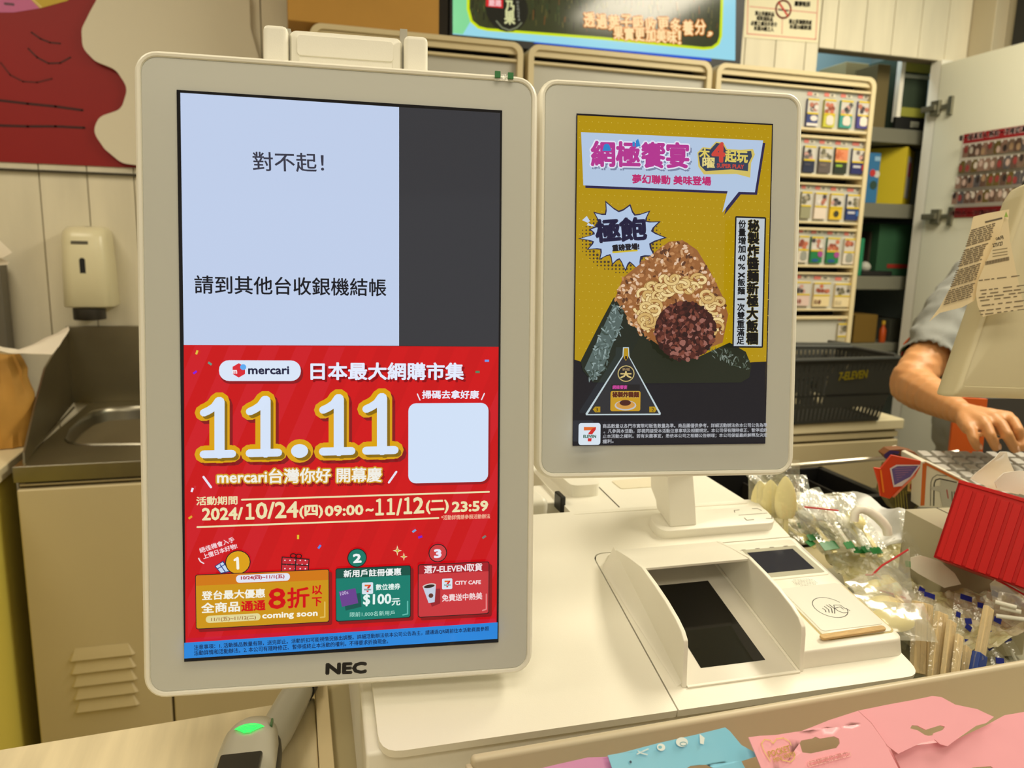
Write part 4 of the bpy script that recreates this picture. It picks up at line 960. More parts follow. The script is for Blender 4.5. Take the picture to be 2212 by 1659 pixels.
lz = atY(178, 524, YW-.109).z; MB().box((cxd-.024, YW-.1098, lz-.004), (cxd+.016, YW-.108, lz+.004)).build('maker_label', mat('label_grey', (90, 86, 74), .6), dsp)

# left side block with yellow panel, paper bag, sheets
lc = root('side_counter', 'cream topped side counter with yellow front panel at the left edge', 'counter')
ce = atZ(50, 984, zs-.002); MB().box((-1.9, .95, zs-.03), (ce.x-.012, ce.y+.14, zs-.002)).build('counter_top', mat('cream_top', (236, 222, 184), .4), lc, bevel=.003)
fy_ = ce.y+.02
pn = MB().box((-1.9, .97, 0), (ce.x-.024, fy_, zs-.031)).build('body_panel', mat('yellow_panel', (232, 214, 96), .5), lc, smooth=False)
FX = Frame((ce.x-.0235, 0, 0), (0, 1, 0), (0, 0, 1))
A = Art(FX); A.line([(66, 1130), (58, 1190), (30, 1215), (0, 1225), (-30, 1225)], 34, (224, 180, 30)); A.line([(74, 1400), (80, 1440), (79, 1480)], 10, (190, 120, 110)); A.line([(-2, 1550), (2, 1600)], 12, (90, 160, 170)); A.build('panel_print', print_mat('printed_matte', .6), lc)
pg = root('paper_bag', 'crumpled tan paper bag on the side counter beneath a white sheet', 'bag')
BAG = mat('tan_paper', (196, 146, 66), .7, var=.2, vscale=8)
cb = atZ(35, 948, zs); cb = V((cb.x-.01, min(cb.y, ce.y+.1), zs)); hgt = .21
mb = MB(); rings = []
for i in range(12):
    t = i/11; r = .044*(.55+.9*math.sin(PI*min(1, .25+t*.62))**.8) if t < .85 else .05-.02*(t-.85)*4
    rings.append([V((cb.x+(r*1.05+.008*MN.noise(V((math.cos(a)*3, math.sin(a)*3, t*5))))*math.cos(a), cb.y+(r*.8+.016*MN.noise(V((math.cos(a)*6, 5+math.sin(a)*6, t*2)))+.012*abs(MN.noise(V((math.cos(a)*9, 2+math.sin(a)*9, t*1.2)))))*math.sin(a), zs+hgt*t)) for a in [2*PI*k/36 for k in range(36)]])
mb.loft(rings); mb.build('bag', BAG, pg, angle=40)
def sheet(name, label, cat, pts, dep, m_, th=.0006, parent=None, seed=0, amp=.003, dd=None):
    """thin sheet through pixel points, each with its own depth"""
    ps = [atD(x, y, (dd[i] if dd else dep)) for i, (x, y) in enumerate(pts)]
    bm = bmesh.new(); vs = [bm.verts.new(p) for p in ps]
    c = sum(ps, V((0, 0, 0)))/len(ps)
    n = V((0, 0, 0))
    for i in range(len(ps)): n += (ps[i]-c).cross(ps[(i+1) % len(ps)]-c)
    n.normalize(); ax = (ps[1]-ps[0]).normalized(); ay = n.cross(ax)
    for t in tessellate_polygon([[V(((p-c).dot(ax), (p-c).dot(ay), 0)) for p in ps]]):
        try: bm.faces.new([vs[k] for k in t])
        except Exception: pass
    for _ in range(3):
        bmesh.ops.subdivide_edges(bm, edges=[e for e in bm.edges if e.calc_length() > .012], cuts=1)
        bmesh.ops.triangulate(bm, faces=[f for f in bm.faces if len(f.verts) > 3])
    for v in bm.verts: v.co += n*amp*MN.noise(v.co*28+V((seed, 0, 0)))
    bmesh.ops.recalc_face_normals(bm, faces=bm.faces)
    for e in bm.edges: e.smooth = not e.is_boundary
    me = bpy.data.meshes.new(name); bm.to_mesh(me); bm.free(); me.materials.append(m_)
    me.polygons.foreach_set('use_smooth', [True]*len(me.polygons))
    o = bpy.data.objects.new(name, me); COL.objects.link(o)
    if parent: o.parent = parent
    if label: tag(o, label, cat)
    md = o.modifiers.new('t', 'SOLIDIFY'); md.thickness = th; md.offset = 0
    return o
PAPER = mat('white_paper', (232, 222, 204), .7)
sheet('paper_sheet', 'white sheet with a pointed corner lying over the paper bag', 'paper', [(-30, 740), (40, 756), (62, 748), (148, 706), (150, 712), (128, 748), (112, 766), (40, 764), (0, 758), (-30, 762)], 1.72, PAPER, .001, dd=[1.6, 1.66, 1.7, 1.78, 1.76, 1.70, 1.66, 1.64, 1.6, 1.6])
sheet('paper_sheet', 'curling white sheet high at the left edge, upper one of two', 'paper', [(-40, 500), (0, 520), (28, 546), (10, 556), (-40, 562)], 1.6, PAPER, .001)
sheet('paper_sheet', 'curling white sheet high at the left edge, lower one of two', 'paper', [(-40, 568), (0, 558), (21, 566), (18, 572), (-40, 574)], 1.61, PAPER, .001)
gx0 = atY(0, 700, 2.33).x; gx1 = atY(12, 700, 2.33).x
cn = tag(MB().box((gx0-.35, 2.33, .95), (gx1, 2.385, atY(5, 572, 2.33).z)).build('grey_cabinet', mat('grey_metal', (104, 98, 84), .5), None, bevel=.003), 'dark grey upright box at the left edge beside the planks', 'cabinet')

# ================================================================== cigarette rack
YR = 2.2
RACK = mat('rack_beige', (214, 198, 158), .5); RACKG = mat('rack_grey_panel', (188, 186, 176), .45); DARK = mat('rack_inside_dark', (30, 24, 14), .8)
ztp = 1.969
row_px = [(192, 197.5, 280, 286), (296, 302, 379, 385), (398, 402, 480, 484.5), (493.5, 499, 573, 578), (589, 593, 667, 671), (683, 689, 757, 764)]   # read near x 1800: lip top, panel top, panel bottom, lip bottom
def zr_(y, x=1800): return atY(x, y, YR).z
racks = []
for i, (x0, lab) in enumerate(((.068, 'beige cigarette rack, leftmost of three, mostly hidden behind the large screen'), (.662, 'beige cigarette rack, middle of three, behind the gap between the screens'), (1.256, 'beige cigarette rack at the right with six rows of packs'))):
    x1 = x0+.578
    rk = root('cigarette_rack', lab, 'rack', None, 'cigarette racks'); racks.append(rk)
    mb = MB(); th = .016
    o_ = rr(x0, .9485, x1, ztp, [.001, .03, .03, .001], 6); i_ = rr(x0+th, .9485, x1-th, ztp-th*.8, [.001, .02, .02, .001], 6)
    n = len(o_); vs = [(p[0], YR-.012, p[1]) for p in o_]+[(p[0], YR-.012, p[1]) for p in i_]+[(p[0], YR+.10, p[1]) for p in o_]+[(p[0], YR+.10, p[1]) for p in i_]
    fs = []
    for k in range(n):
        j = (k+1) % n; fs += [(k, j, n+j, n+k), (2*n+k, 3*n+k, 3*n+j, 2*n+j), (k, 2*n+k, 2*n+j, j), (n+k, n+j, 3*n+j, 3*n+k)]
    mb.add(vs, fs); mb.build('frame', RACK, rk, bevel=.002, angle=40)
    MB().box((x0+th, YR-.004, ztp-.031), (x1-th, YR+.002, ztp-.012)).build('header_panel', RACK, rk, bevel=.002)
    MB().box((x0+th, YR+.07, 1.0), (x1-th, YR+.085, ztp-.012)).build('back_board', DARK, rk, smooth=False)
    for a_, b2, c_, d_ in row_px:
        za, zb2, zc, zd = zr_(a_), zr_(b2), zr_(c_), zr_(d_)
        MB().box((x0+th*.6, YR-.008, zb2), (x1-th*.8, YR+.03, za)).build('shelf_lip', RACK, rk, bevel=.0015)
        MB().box((x0+th*.9, YR+.004, zc-.002), (x1-th, YR+.016, zb2+.002)).build('grey_panel', RACKG, rk, smooth=False)
        MB().box((x0+th*.6, YR-.008, zd), (x1-th*.8, YR+.03, zc)).build('shelf_lip', RACK, rk, bevel=.0015)
FR = Frame((0, YR+.003, 0), (1, 0, 0), (0, 0, 1))
yb_ = (214, 186, 16)
styles = {
 'blue swirl': ((60, 66, 120), (226, 216, 210), 'swirl'), 'lime white': ((196, 190, 60), (222, 208, 196), 'arch'), 'teal white': ((60, 150, 140), (222, 210, 200), 'arch'), 'violet white': ((74, 66, 140), (226, 216, 206), 'arch'),
 'slate': ((44, 44, 66), (70, 66, 80), 'band'), 'brown': ((96, 84, 80), (120, 104, 96), 'band'), 'black green': ((40, 44, 34), (140, 180, 60), 'band'), 'navy red': ((34, 36, 96), (196, 36, 40), 'block'),
 'grey olive': ((150, 146, 116), (170, 166, 140), 'plain'), 'pale pink': ((222, 206, 190), (206, 190, 180), 'plain'), 'yellow': ((216, 180, 40), (60, 56, 40), 'dot'), 'navy blue': ((30, 50, 110), (60, 110, 180), 'block'),
 'green magenta': ((36, 120, 70), (160, 70, 140), 'dot2'), 'white grey': ((220, 210, 196), (150, 150, 140), 'arch'), 'cream brown': ((226, 206, 160), (120, 80, 60), 'stripe'), 'cream': ((226, 208, 166), (200, 184, 150), 'stripe'),
 'pink cream': ((216, 190, 180), (150, 90, 80), 'stripe'), 'grey photo': ((176, 168, 140), (120, 110, 90), 'plain')}
photo = [[(176, 110, 90), (70, 60, 66), (214, 206, 200)], [(190, 110, 84), (160, 90, 66), (140, 70, 54)], [(60, 56, 56), (196, 150, 140), (110, 100, 100)], [(110, 104, 84), (80, 76, 66), (160, 150, 130)], [(214, 130, 90), (200, 110, 70), (190, 100, 60)]]
rows = [(216, 277, [(1752, 25, 'blue swirl', 0), (1788.5, 25, 'lime white', 1), (1824.5, 26, 'teal white', 2), (1861, 25, 'violet white', 0)]),
 (318, 375.5, [(1745, 25, 'slate', 2), (1779, 27, 'brown', 3), (1813.5, 27, 'black green', 4), (1854, 35, 'navy red', 2)]),
 (417, 474, [(1738, 22, 'grey olive', 3), (1769.5, 26, 'pale pink', 0), (1803.5, 27, 'yellow', 2), (1841.5, 33, 'navy blue', 3)]),
 (512, 568.5, [(1732, 22, 'white grey', 1), (1761, 26, 'green magenta', 0), (1796, 27, 'green magenta', 1), (1830.5, 23, 'white grey', 1)]),
 (611, 662, [(1729, 34, 'pink cream', 2), (1771.5, 35, 'cream brown', 1), (1816, 33, 'cream', 3)]),
 (701, 752, [(1816, 21, 'grey photo', 3)])]
ordn = ['first', 'second', 'third', 'fourth']; rown = ['top row', 'second row', 'third row', 'fourth row', 'fifth row', 'lowest visible row']
for ri, (yt_, yb2, items) in enumerate(rows):
    for ci, (xc, wd, st, phn) in enumerate(items):
        off = (xc-1800)*.055 if ri < 4 else 0
        tl_ = .054*(yb2-yt_); a, b2 = FR.px(xc-wd/2+tl_, yt_+(ci-1.5)*2.0), FR.px(xc+wd/2-tl_, yb2+(ci-1.5)*1.4)
        w_, h_ = b2[0]-a[0], a[1]-b2[1]
        pk = root('cigarette_pack', '%s cigarette pack, %s in the %s of the right rack' % (st, ordn[ci], rown[ri]), 'cigarette pack', T((a[0], YR+.003, b2[1])) @ Matrix.Rotation(PI/2, 4, 'X'), 'cigarette packs in the right rack')
        c1, c2, kd = styles[st]
        MB().box((0, 0, -.004), (w_, h_, .008)).build('box', mat('pack_%s' % st, c1, .4), pk, bevel=.001)
        A = Art(Frame((0, 0, 0), (1, 0, 0), (0, 1, 0)), .0083, .00012, raw=True)
        A.box((0, h_), (w_, 0), c1); A.box((0, h_), (w_, h_*.46), (200, 194, 186) if phn != 4 else (216, 136, 96))
        rn = random.Random(ri*7+ci); P3 = photo[phn]
        for q in range(7):
            A.disc((w_*rn.uniform(.15, .85), h_*rn.uniform(.55, .85)), h_*.10, P3[q % 3], ry=h_*.09, n=9)
        A.box((0, h_), (w_, h_*.94), yb_); A.box((0, h_*.50), (w_, h_*.44), yb_)
        if kd in ('arch',): A.disc((w_*.55, h_*.30), w_*.33, c2, ry=h_*.14, n=14); A.box((w_*.22, h_*.32), (w_*.88, h_*.08), c2, r=w_*.2)
        if kd == 'swirl': A.disc((w_*.62, h_*.3), w_*.32, c2, ry=h_*.1); A.box((0, h_*.12), (w_, h_*.02), c2)
        if kd == 'band': A.box((w_*.08, h_*.34), (w_*.6, h_*.26), c2)
        if kd == 'block': A.box((w_*.64, h_*.36), (w_*.92, h_*.16), c2); A.box((w_*.08, h_*.33), (w_*.55, h_*.24), (190, 190, 200))
        if kd == 'dot': A.disc((w_*.5, h_*.22), w_*.22, c2)
        if kd == 'dot2': A.disc((w_*.8, h_*.34), w_*.22, c2, ry=h_*.12); A.disc((w_*.4, h_*.1), w_*.3, (40, 80, 140), ry=h_*.06)
        if kd == 'stripe': A.box((w_*.06, h_*.28), (w_*.12, h_*.1), c2); A.box((w_*.17, h_*.28), (w_*.23, h_*.1), c2); A.disc((w_*.38, h_*.19), w_*.1, c2, ry=h_*.09)
        stuff(A.build('pack_print', print_mat('printed_gloss', .3), pk))
        # price tag: printed strip on the grey panel
        T2 = Art(Frame((0, 0, 0), (1, 0, 0), (0, 1, 0)), .0, .0002, raw=True)
        T2.box((w_*.02, h_+.021), (w_*.44, h_+.010), (226, 130, 120), r=.002); T2.box((w_*.46, h_+.0195), (w_*1.0, h_+.009), (216, 208, 190), r=.003); T2.box((w_*.6, h_+.017), (w_*.82, h_+.012), (80, 76, 70))
        T2.build('price_tag', print_mat('printed_matte', .6), pk, T((0, 0, .0005)))
# the few tags seen above the small screen, in the middle rack
A = Art(Frame((0, YR+.0035, 0), (1, 0, 0), (0, 0, 1)), 0, .0002)
for i, x in enumerate((1160, 1262, 1316, 1370, 1425)):
    y = 157+(x-1160)*.073; A.box((x-8, y-4), (x+2, y+5), (222, 130, 120), r=1.5); A.box((x+4, y-2), (x+20, y+6), (216, 208, 190), r=2); A.disc((x+12, y+3), 3, (90, 86, 80), n=6)
A.box((1150, 166), (1184, 173), (196, 170, 20)); stuff(A.build('price_tags', print_mat('printed_matte', .6), racks[1]))

# carton on top of the rack, and the black label on it
Yc = YR-.005
ca, cb2 = atY(622, 49, Yc), atY(948, 76, Yc)
cx = root('cardboard_carton', 'golden brown cardboard carton with black shipping label on top of the racks', 'box')
MB().box((ca.x, Yc, ztp+.001), (cb2.x, Yc+.16, ztp+.26)).build('carton', mat('golden_cardboard', (190, 142, 62), .7, var=.06), cx, bevel=.002)
FC = Frame((0, Yc-.001, 0), (1, 0, 0), (0, 0, 1)); A = Art(FC)
A.poly([(711, -60), (858, -50), (856, 64), (711, 49)], (34, 30, 28))
A.poly([(715, 26), (764, 31), (763, 50), (714, 45)], (214, 206, 180)); A.n += 1
for i in range(12): A.poly([(724+i*2.8, 30+i*.2), (725.6+i*2.8, 30+i*.2), (725.4+i*2.8, 41+i*.2), (723.8+i*2.8, 41+i*.2)], (60, 56, 50))
A.poly([(764, -4), (836, 4), (835, 12), (763, 4)], (214, 206, 180)); A.poly([(835, 37), (853, 39), (852, 44), (834, 42)], (200, 90, 50)); A.poly([(834, 43), (852, 45), (851, 60), (833, 58)], (190, 180, 160))
for i in range(9): A.line([(716, 0+i*2.9), (716+[22, 34, 28, 40, 30, 36, 40, 24, 30][i], 1+i*3.1)], 1.2, (130, 122, 110), cap=False)
for i in range(6): A.line([(770, 32+i*3), (770+[60, 46, 58, 62, 30, 40][i], 35+i*3.1)], 1.2, (130, 122, 110), cap=False)
A.build('shipping_label', print_mat('printed_matte', .6), cx)
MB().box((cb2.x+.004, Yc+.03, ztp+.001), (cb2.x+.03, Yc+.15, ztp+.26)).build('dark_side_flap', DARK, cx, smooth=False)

# lit advert panel above the racks
YL = 2.30
FLB = Frame((0, YL, 0), (1, 0, 0), (0, 0, 1))
l0, l1 = atY(975, 77, YL), atY(1597, 135, YL)
lb = root('lit_advert_panel', 'lit advert screen with yellow rounded border and orange slogan above the racks', 'screen', FLB.m)
MB().box((l0.x-.006, ztp+.012, -.06), (l1.x+.006, ztp+.50, -.001)).build('casing', BLACK, lb, bevel=.002)
A = Art(FLB, .0, .0001)
A.poly([(978, -90), (1590, -60), (1588, 131), (978, 74)], (150, 214, 232)); A.poly([(978, -90), (1040, -90), (1020, 40), (1000, 74), (978, 72)], (130, 214, 150))
A.poly([(1150, 93), (1158, 91), (1536, 126), (1536, 132)], (24, 84, 206))
def rp(pts, rs): return rpoly(pts, rs)
def ringpoly(ins):
    return [(1010+ins, -120), (1008+ins, 20-ins*.3), (1016+ins*.8, 48-ins*.6), (1032+ins*.5, 62-ins*.9), (1052, 67-ins), (1300, 86-ins), (1520, 108-ins), (1540-ins*.5, 106-ins*.9), (1554-ins*.8, 96-ins*.7), (1560-ins, 78), (1566-ins, -100)]
A.poly(ringpoly(0), (206, 226, 10)); A.poly(ringpoly(6), (50, 54, 26)); A.n += 2; z = A.n
rn = random.Random(5)
for i in range(240):
    x = rn.uniform(1020, 1550); y = rn.uniform(-20, 34+(x-1020)*.075); A.line([(x, y), (x+rn.uniform(-2, 2), y+rn.uniform(6, 22))], rn.uniform(1, 2.6), rn.choice([(74, 84, 40), (34, 40, 22), (96, 90, 44), (110, 70, 30), (40, 60, 34), (24, 26, 16)]), cap=False, z=z+rn.random()*3)
A.n += 4
A.disc((1095, 20), 46, (20, 22, 16), ry=44)
A.box((1050, -20), (1086, 18), (214, 30, 40)); A.text('嚴選', (1056, 13), (1082, 14), 12, (240, 190, 190), bold=.6)
A.text('乃', (1092, 26), (1110, 27), 22, (206, 206, 150), bold=1.2); A.text('果', (1090, 52), (1112, 53), 24, (206, 206, 150), bold=1.2)
for i, ch in enumerate('HANGKA'): A.text(ch, (1116+i*.6, 8+i*7.5), (1120+i*.6, 8+i*7.5), 5, (180, 180, 160))
A.line([(1072, 46), (1084, 60), (1100, 66), (1116, 60), (1126, 50)], 3, (120, 124, 96))
s1_ = '透過葉子吸收更多養分，'; s2_ = '果實更加美味！'
for i, ch in enumerate(s1_): A.text(ch, (1262+i*26.5, 58+i*1.9+(i % 3)*1.5), (1284+i*26.5-(12 if ch == '，' else 0), 58+i*1.9+(i % 3)*1.5), 26 if ch != '，' else 7, (255, 226, 170), bold=.8, out=2.4, ocol=(214, 116, 24))
for i, ch in enumerate(s2_): A.text(ch, (1325+i*23, 86+i*1.7), (1345+i*23-(14 if ch == '！' else 0), 86+i*1.7), 24, (255, 226, 170), bold=.8, out=2.2, ocol=(214, 116, 24))
stuff(A.build('screen', screen_mat('lit_screen_far', 1.0, .12, .5), lb))

# no smoking notice
FN = Frame((0, YW-.0015, 0), (1, 0, 0), (0, 0, 1))
ns = root('no_smoking_notice', 'cream no smoking notice with pink border on the planks right of the lit panel', 'notice', FN.m)
A = Art(FN); A.poly([(1611, -60), (1776, -50), (1767, 93), (1606, 81)], (238, 230, 198)); PK = (224, 160, 140)
A.line([(1617, -60), (1614, 73), (1762, 85), (1770, -60)], 2.6, PK); A.line([(1620, 14), (1764, 28)], 2, PK); A.line([(1690, 41), (1689, 73)], 2, PK)
A.text('嚴禁吸菸', (1716, 13), (1750, 15), 9, (50, 46, 40), bold=.5)
for i, (t, x0, x1) in enumerate((('禁止供應菸品', 1631, 1672), ('或飲酒菸品', 1634, 1669), ('必要之處出示身分', 1622, 1678), ('未滿20歲之人', 1628, 1671))): A.text(t, (x0, 33+i*10.8), (x1, 36+i*10.8), 8, (60, 54, 46), bold=.4)
for i, (t, x0, x1) in enumerate((('禁止菸酒提供或', 1704, 1753), ('未滿20歲飲酒', 1705, 1752))): A.text(t, (x0, 51+i*11), (x1, 54+i*11), 8, (60, 54, 46), bold=.4)
A.box((1681, 19), (1703, 25), (40, 36, 30)); A.ring((1692, 20), 16, 3.4, (200, 40, 30), ry=19); A.line([(1682, 5), (1702, 35)], 3.6, (200, 40, 30), cap=False)
A.build('notice_print', print_mat('printed_matte', .6), ns)

# ================================================================== rear worktop at the right with basket
rcb = root('rear_cabinet', 'beige drawer cabinet with cream worktop under the basket and cigarette racks', 'cabinet')
cc_ = atZ(1955, 905, zs); X9, Y9 = cc_.x, cc_.y
MB().box((sr+.004, Y9, zs-.030), (X9, YW-.012, zs)).build('worktop', mat('cream_top', (236, 222, 184), .4), rcb, bevel=.004, seg=3)
MB().box((sr+.008, Y9+.02, .04), (X9-.012, YW-.02, zs-.031)).build('carcass', mat('cabinet_shadow', (110, 98, 70), .8), rcb, smooth=False)
xj = atY(1577, 1060, Y9).x
es = [sr+.01, xj-.45, xj, X9-.014]
for a_, b2 in zip(es, es[1:]):
    MB().box((a_+.002, Y9+.004, zs-.052), (b2-.002, Y9+.022, zs-.036)).build('top_rail', CABM, rcb, bevel=.001)
    MB().box((a_+.002, Y9-.001, .30), (b2-.002, Y9+.02, zs-.060)).build('drawer_front', CABM, rcb, bevel=.003, seg=2)
    MB().box((a_+.002, Y9-.001, .06), (b2-.002, Y9+.02, .295)).build('drawer_front', CABM, rcb, bevel=.003, seg=2)

# shopping basket
BK = mat('basket_black', (58, 58, 54), .45)
b0, b1, b2_ = atZ(1722, 917, zs+.001), atZ(1897, 908, zs+.001), atZ(1914, 892, zs+.001)
bdir = (b1-b0); bdir.z = 0; bdir.normalize(); bper = V((-bdir.y, bdir.x, 0))
LB, WB = .34, .205; HB = atD(1935, 768, (b1-EYE).dot(FWD)).z - zs
bo_ = b1 - bdir*LB
BM = Matrix.Translation(bo_) @ Matrix((bdir, bper, V((0, 0, 1)))).transposed().to_4x4()
bsk = root('shopping_basket', 'dark grey plastic shopping basket with yellow lettering on the rear worktop', 'basket', BM)
fl = .032
def wallpt(side, u, t):
    """u along the wall 0..1, t height 0..1"""
    e = fl*t
    x0, x1, y0, y1 = -e, LB+e, -e, WB+e
    return {'f': V((x0+(x1-x0)*u, y0, HB*t)), 'b': V((x1-(x1-x0)*u, y1, HB*t)), 'r': V((x1, y0+(y1-y0)*u, HB*t)), 'l': V((x0, y1-(y1-y0)*u, HB*t))}[side]
mb = MB(); th = .0022
def wq(side, u0, u1, t0, t1):
    p = [wallpt(side, u0, t0), wallpt(side, u1, t0), wallpt(side, u1, t1), wallpt(side, u0, t1)]
    n = (p[1]-p[0]).cross(p[3]-p[0]).normalized()*th
    mb.add(p+[q-n for q in p], [(0, 1, 2, 3), (7, 6, 5, 4), (0, 4, 5, 1), (1, 5, 6, 2), (2, 6, 7, 3), (3, 7, 4, 0)])
for sd, nb in (('f', 26), ('b', 26), ('r', 15), ('l', 15)):
    for t0, t1 in ((0, .05), (.24, .30), (.42, .46), (.74, .80), (.93, 1.0)): wq(sd, 0, 1, t0, t1)
    for k in range(nb+1):
        u = k/nb; d_ = .32/nb
        wq(sd, max(0, u-d_), min(1, u+d_), .05, .24); wq(sd, max(0, u-d_*1.3), min(1, u+d_*1.3), .80, .93)
        wq(sd, max(0, u-d_), min(1, u+d_), .30, .74) if (sd in 'fb' and (u < .42)) or sd in 'rl' else None
    if sd in 'fb': wq(sd, .42, 1, .30, .74)
mb.box((0, 0, 0), (LB, WB, .004)); mb.build('basket_body', BK, bsk, smooth=False)
mb = MB(); rim = [wallpt('f', 0, 1), wallpt('f', 1, 1), wallpt('r', 1, 1), wallpt('b', 1, 1), wallpt('f', 0, 1)]
for a_, c_ in zip(rim, rim[1:]): mb.tube([a_, c_], .0062, 8)
mb.build('rim', BK, bsk)
for s_ in (0, 1):
    e = fl; y = -e+.004 if s_ == 0 else WB+e-.004
    mb = MB(); z_ = HB+.008
    if s_ == 0: pts = [(.02, -e, HB), (.02, -e-.002, HB+.012), (.04, WB*.42, HB+.022), (LB-.04, WB*.42, HB+.016), (LB-.0, -e-.002, HB+.010), (LB-.0, -e, HB)]
    else: pts = [(.0, WB+e, HB), (.0, WB+e, HB+.02), (.03, WB*.55, HB+.026), (LB-.03, WB*.55, HB+.020), (LB+.0, WB+e, HB+.012), (LB, WB+e, HB)]
    mb.tube(pts, .0052, 8); mb.build('handle', mat('handle_grey', (76, 76, 72), .4), bsk)
nf = (wallpt('f', 1, 0)-wallpt('f', 0, 0)).cross(wallpt('f', 0, 1)-wallpt('f', 0, 0)).normalized()
FBK = Frame(BM @ V((0, -.0015-fl*.5, HB*.5)), bdir, BM.to_3x3() @ (wallpt('f', 0, 1)-wallpt('f', 0, 0)))
A = Art(FBK, .001); A.text('7-ELEVEN', (1811, 822), (1872, 816), 15, (196, 176, 30), bold=.6); A.build('lettering', print_mat('printed_matte', .6), bsk, BM.inverted() @ FBK.m)
A2 = None

# ================================================================== store cupboard behind the wall opening
IN = mat('cupboard_inside', (150, 164, 160), .7)
cup = root('store_cupboard', 'open store cupboard with grey shelves behind the white door', 'cupboard')
X0c, X1c = 1.70, 2.312; Yb = 2.95
MB().box((X0c-.6, Yb, .4), (X1c+.3, Yb+.02, 2.5)).build('back_board', mat('pale_blue_board', (150, 176, 180), .7), cup, smooth=False)
MB().box((X1c+.12, YW+.062, .4), (X1c+.14, Yb, 2.5)).build('side_board', IN, cup, smooth=False)
SHG = mat('shelf_grey', (112, 112, 98), .5)
def zy(x, y, Y): return atY(x, y, Y).z
YS = YW+.075
shs = []
for (yt_, yb2) in ((275, 307), (439, 470), (597, 626), (742, 760)):
    za, zb2 = zy(1900, yt_, YS), zy(1900, yb2, YS); shs.append(za)
    MB().box((X0c-.5, YS, zb2), (X1c+.11, Yb-.01, za)).build('shelf', SHG, cup, bevel=.003)
def item(name, label, cat, x0, y0, x1, y1, Y, dep, m_, rest=None, bev=.002):
    p, q = atY(x0, y1, Y), atY(x1, y0, Y); zb2 = p.z if rest is None else shs[rest]+.001
    o = root(name, label, cat, T((p.x, Y, zb2))); MB().box((0, 0, 0), (q.x-p.x, dep, q.z-zb2)).build('box', m_, o, bevel=bev); return o, p, q, zb2
CB = mat('olive_carton', (104, 92, 56), .8)
item('carton', 'olive brown carton with taped top on the upper cupboard shelf', 'box', 1884, 140, 1925, 272, YS+.03, .12, CB, 0)
item('carton', 'tall pale carton leaning behind the olive carton in the cupboard top', 'box', 1815, 138, 1878, 272, YS+.16, .16, mat('pale_carton', (190, 176, 130), .8), 0)
o, p, q, z0 = item('display_case', 'glass fronted appliance with yellow label strips and black base on the upper shelf', 'appliance', 1934, 124, 2012, 275, YS+.04, .22, mat('dark_green_glass', (60, 72, 58), .2), 0)
w_, h_ = q.x-p.x, q.z-z0
MB().box((-.012, -.012, .03), (.006, .01, h_)).build('white_side_rail', WHITE, o, smooth=False)
MB().box((0, -.006, h_*.78), (w_, -.001, h_*.90)).build('upper_label_strip', mat('yellow_green_label', (150, 150, 60), .5), o, smooth=False)
MB().box((0, -.006, h_*.70), (w_, -.001, h_*.75)).build('white_bar', mat('bar_grey', (150, 156, 140), .5), o, smooth=False)
MB().box((0, -.006, h_*.19), (w_, -.001, h_*.31)).build('lower_label_strip', MATS['yellow_green_label'], o, smooth=False)
MB().box((-.014, -.014, 0), (w_, .0, h_*.17)).build('black_base', BLACK, o, smooth=False)
MB().box((w_*.42, -.0155, .012), (w_*.72, -.0142, .012+h_*.08)).build('paper_label', mat('label_grey2', (150, 150, 134), .6), o, smooth=False)
o, p, q, z0 = item('blue_box', 'blue box with pale round prints on the second cupboard shelf', 'box', 1866, 331, 1904, 438, YS+.02, .2, mat('blue_card', (44, 110, 160), .6), 1)
w_, h_ = q.x-p.x, q.z-z0; A = Art(Frame((0, 0, 0), (1, 0, 0), (0, 1, 0)), 0, .0002, raw=True); A.disc((w_*.8, h_*.58), .013, (200, 200, 196)); A.disc((w_*.45, h_*.6), .013, (190, 50, 50)); A.disc((w_*.6, h_*.36), .016, (40, 70, 60)); A.box((w_*.5, h_*.93), (w_*.95, h_*.84), (140, 180, 210))
A.build('box_print', print_mat('printed_matte', .6), o, Matrix.Translation((0, -.0008, 0)) @ Matrix.Rotation(PI/2, 4, 'X'))
p, q = atY(1905, 437, YS+.03), atY(2000, 322, YS+.03)
yb3 = root('yellow_box', 'yellow box set cornerwise with grey printed panel on the second cupboard shelf', 'box', T((atY(1952, 437, YS+.0).x, YS+.008, shs[1]+.001)) @ Matrix.Rotation(rad(38), 4, 'Z'))
h_ = q.z-shs[1]; MB().box((0, 0, 0), (.16, .14, h_)).build('box', mat('yellow_card', (196, 176, 20), .6), yb3, bevel=.002)
MB().box((.03, -.0012, h_*.12), (.105, 0, h_*.85)).build('printed_panel', mat('panel_grey', (150, 150, 150), .6), yb3, smooth=False)
MB().box((.045, -.002, h_*.5), (.09, -.001, h_*.75)).build('red_print', mat('dull_red', (150, 40, 60), .6), yb3, smooth=False)
item('green_sleeve', 'thin bright green sleeve at the left of the third cupboard shelf', 'box', 1852, 515, 1869, 595, YS+.02, .16, mat('bright_green', (30, 130, 90), .6), 2)
item('dark_box', 'dark brown upright box on the third cupboard shelf', 'box', 1871, 500, 1888, 590, YS+.10, .1, mat('dark_brown_card', (48, 40, 26), .8), 2)
o, p, q, z0 = item('green_box', 'dark green box with red strip on the third cupboard shelf', 'box', 1890, 486, 1985, 596, YS+.06, .2, mat('dark_green_card', (40, 84, 54), .7), 2)
MB().box(((q.x-p.x)*.28, -.002, .03), ((q.x-p.x), 0, .045)).build('red_strip', mat('red_strip', (150, 40, 26), .6), o, smooth=False)
item('flat_black_case', 'flat black case lying before the green box on the cupboard shelf', 'case', 1862, 586, 1928, 596, YS+.012, .04, BLACK, 2)
o = root('grey_ball', 'small grey white ball beside the green sleeve on the cupboard shelf', 'ball', T(atY(1868, 577, YS+.04)))
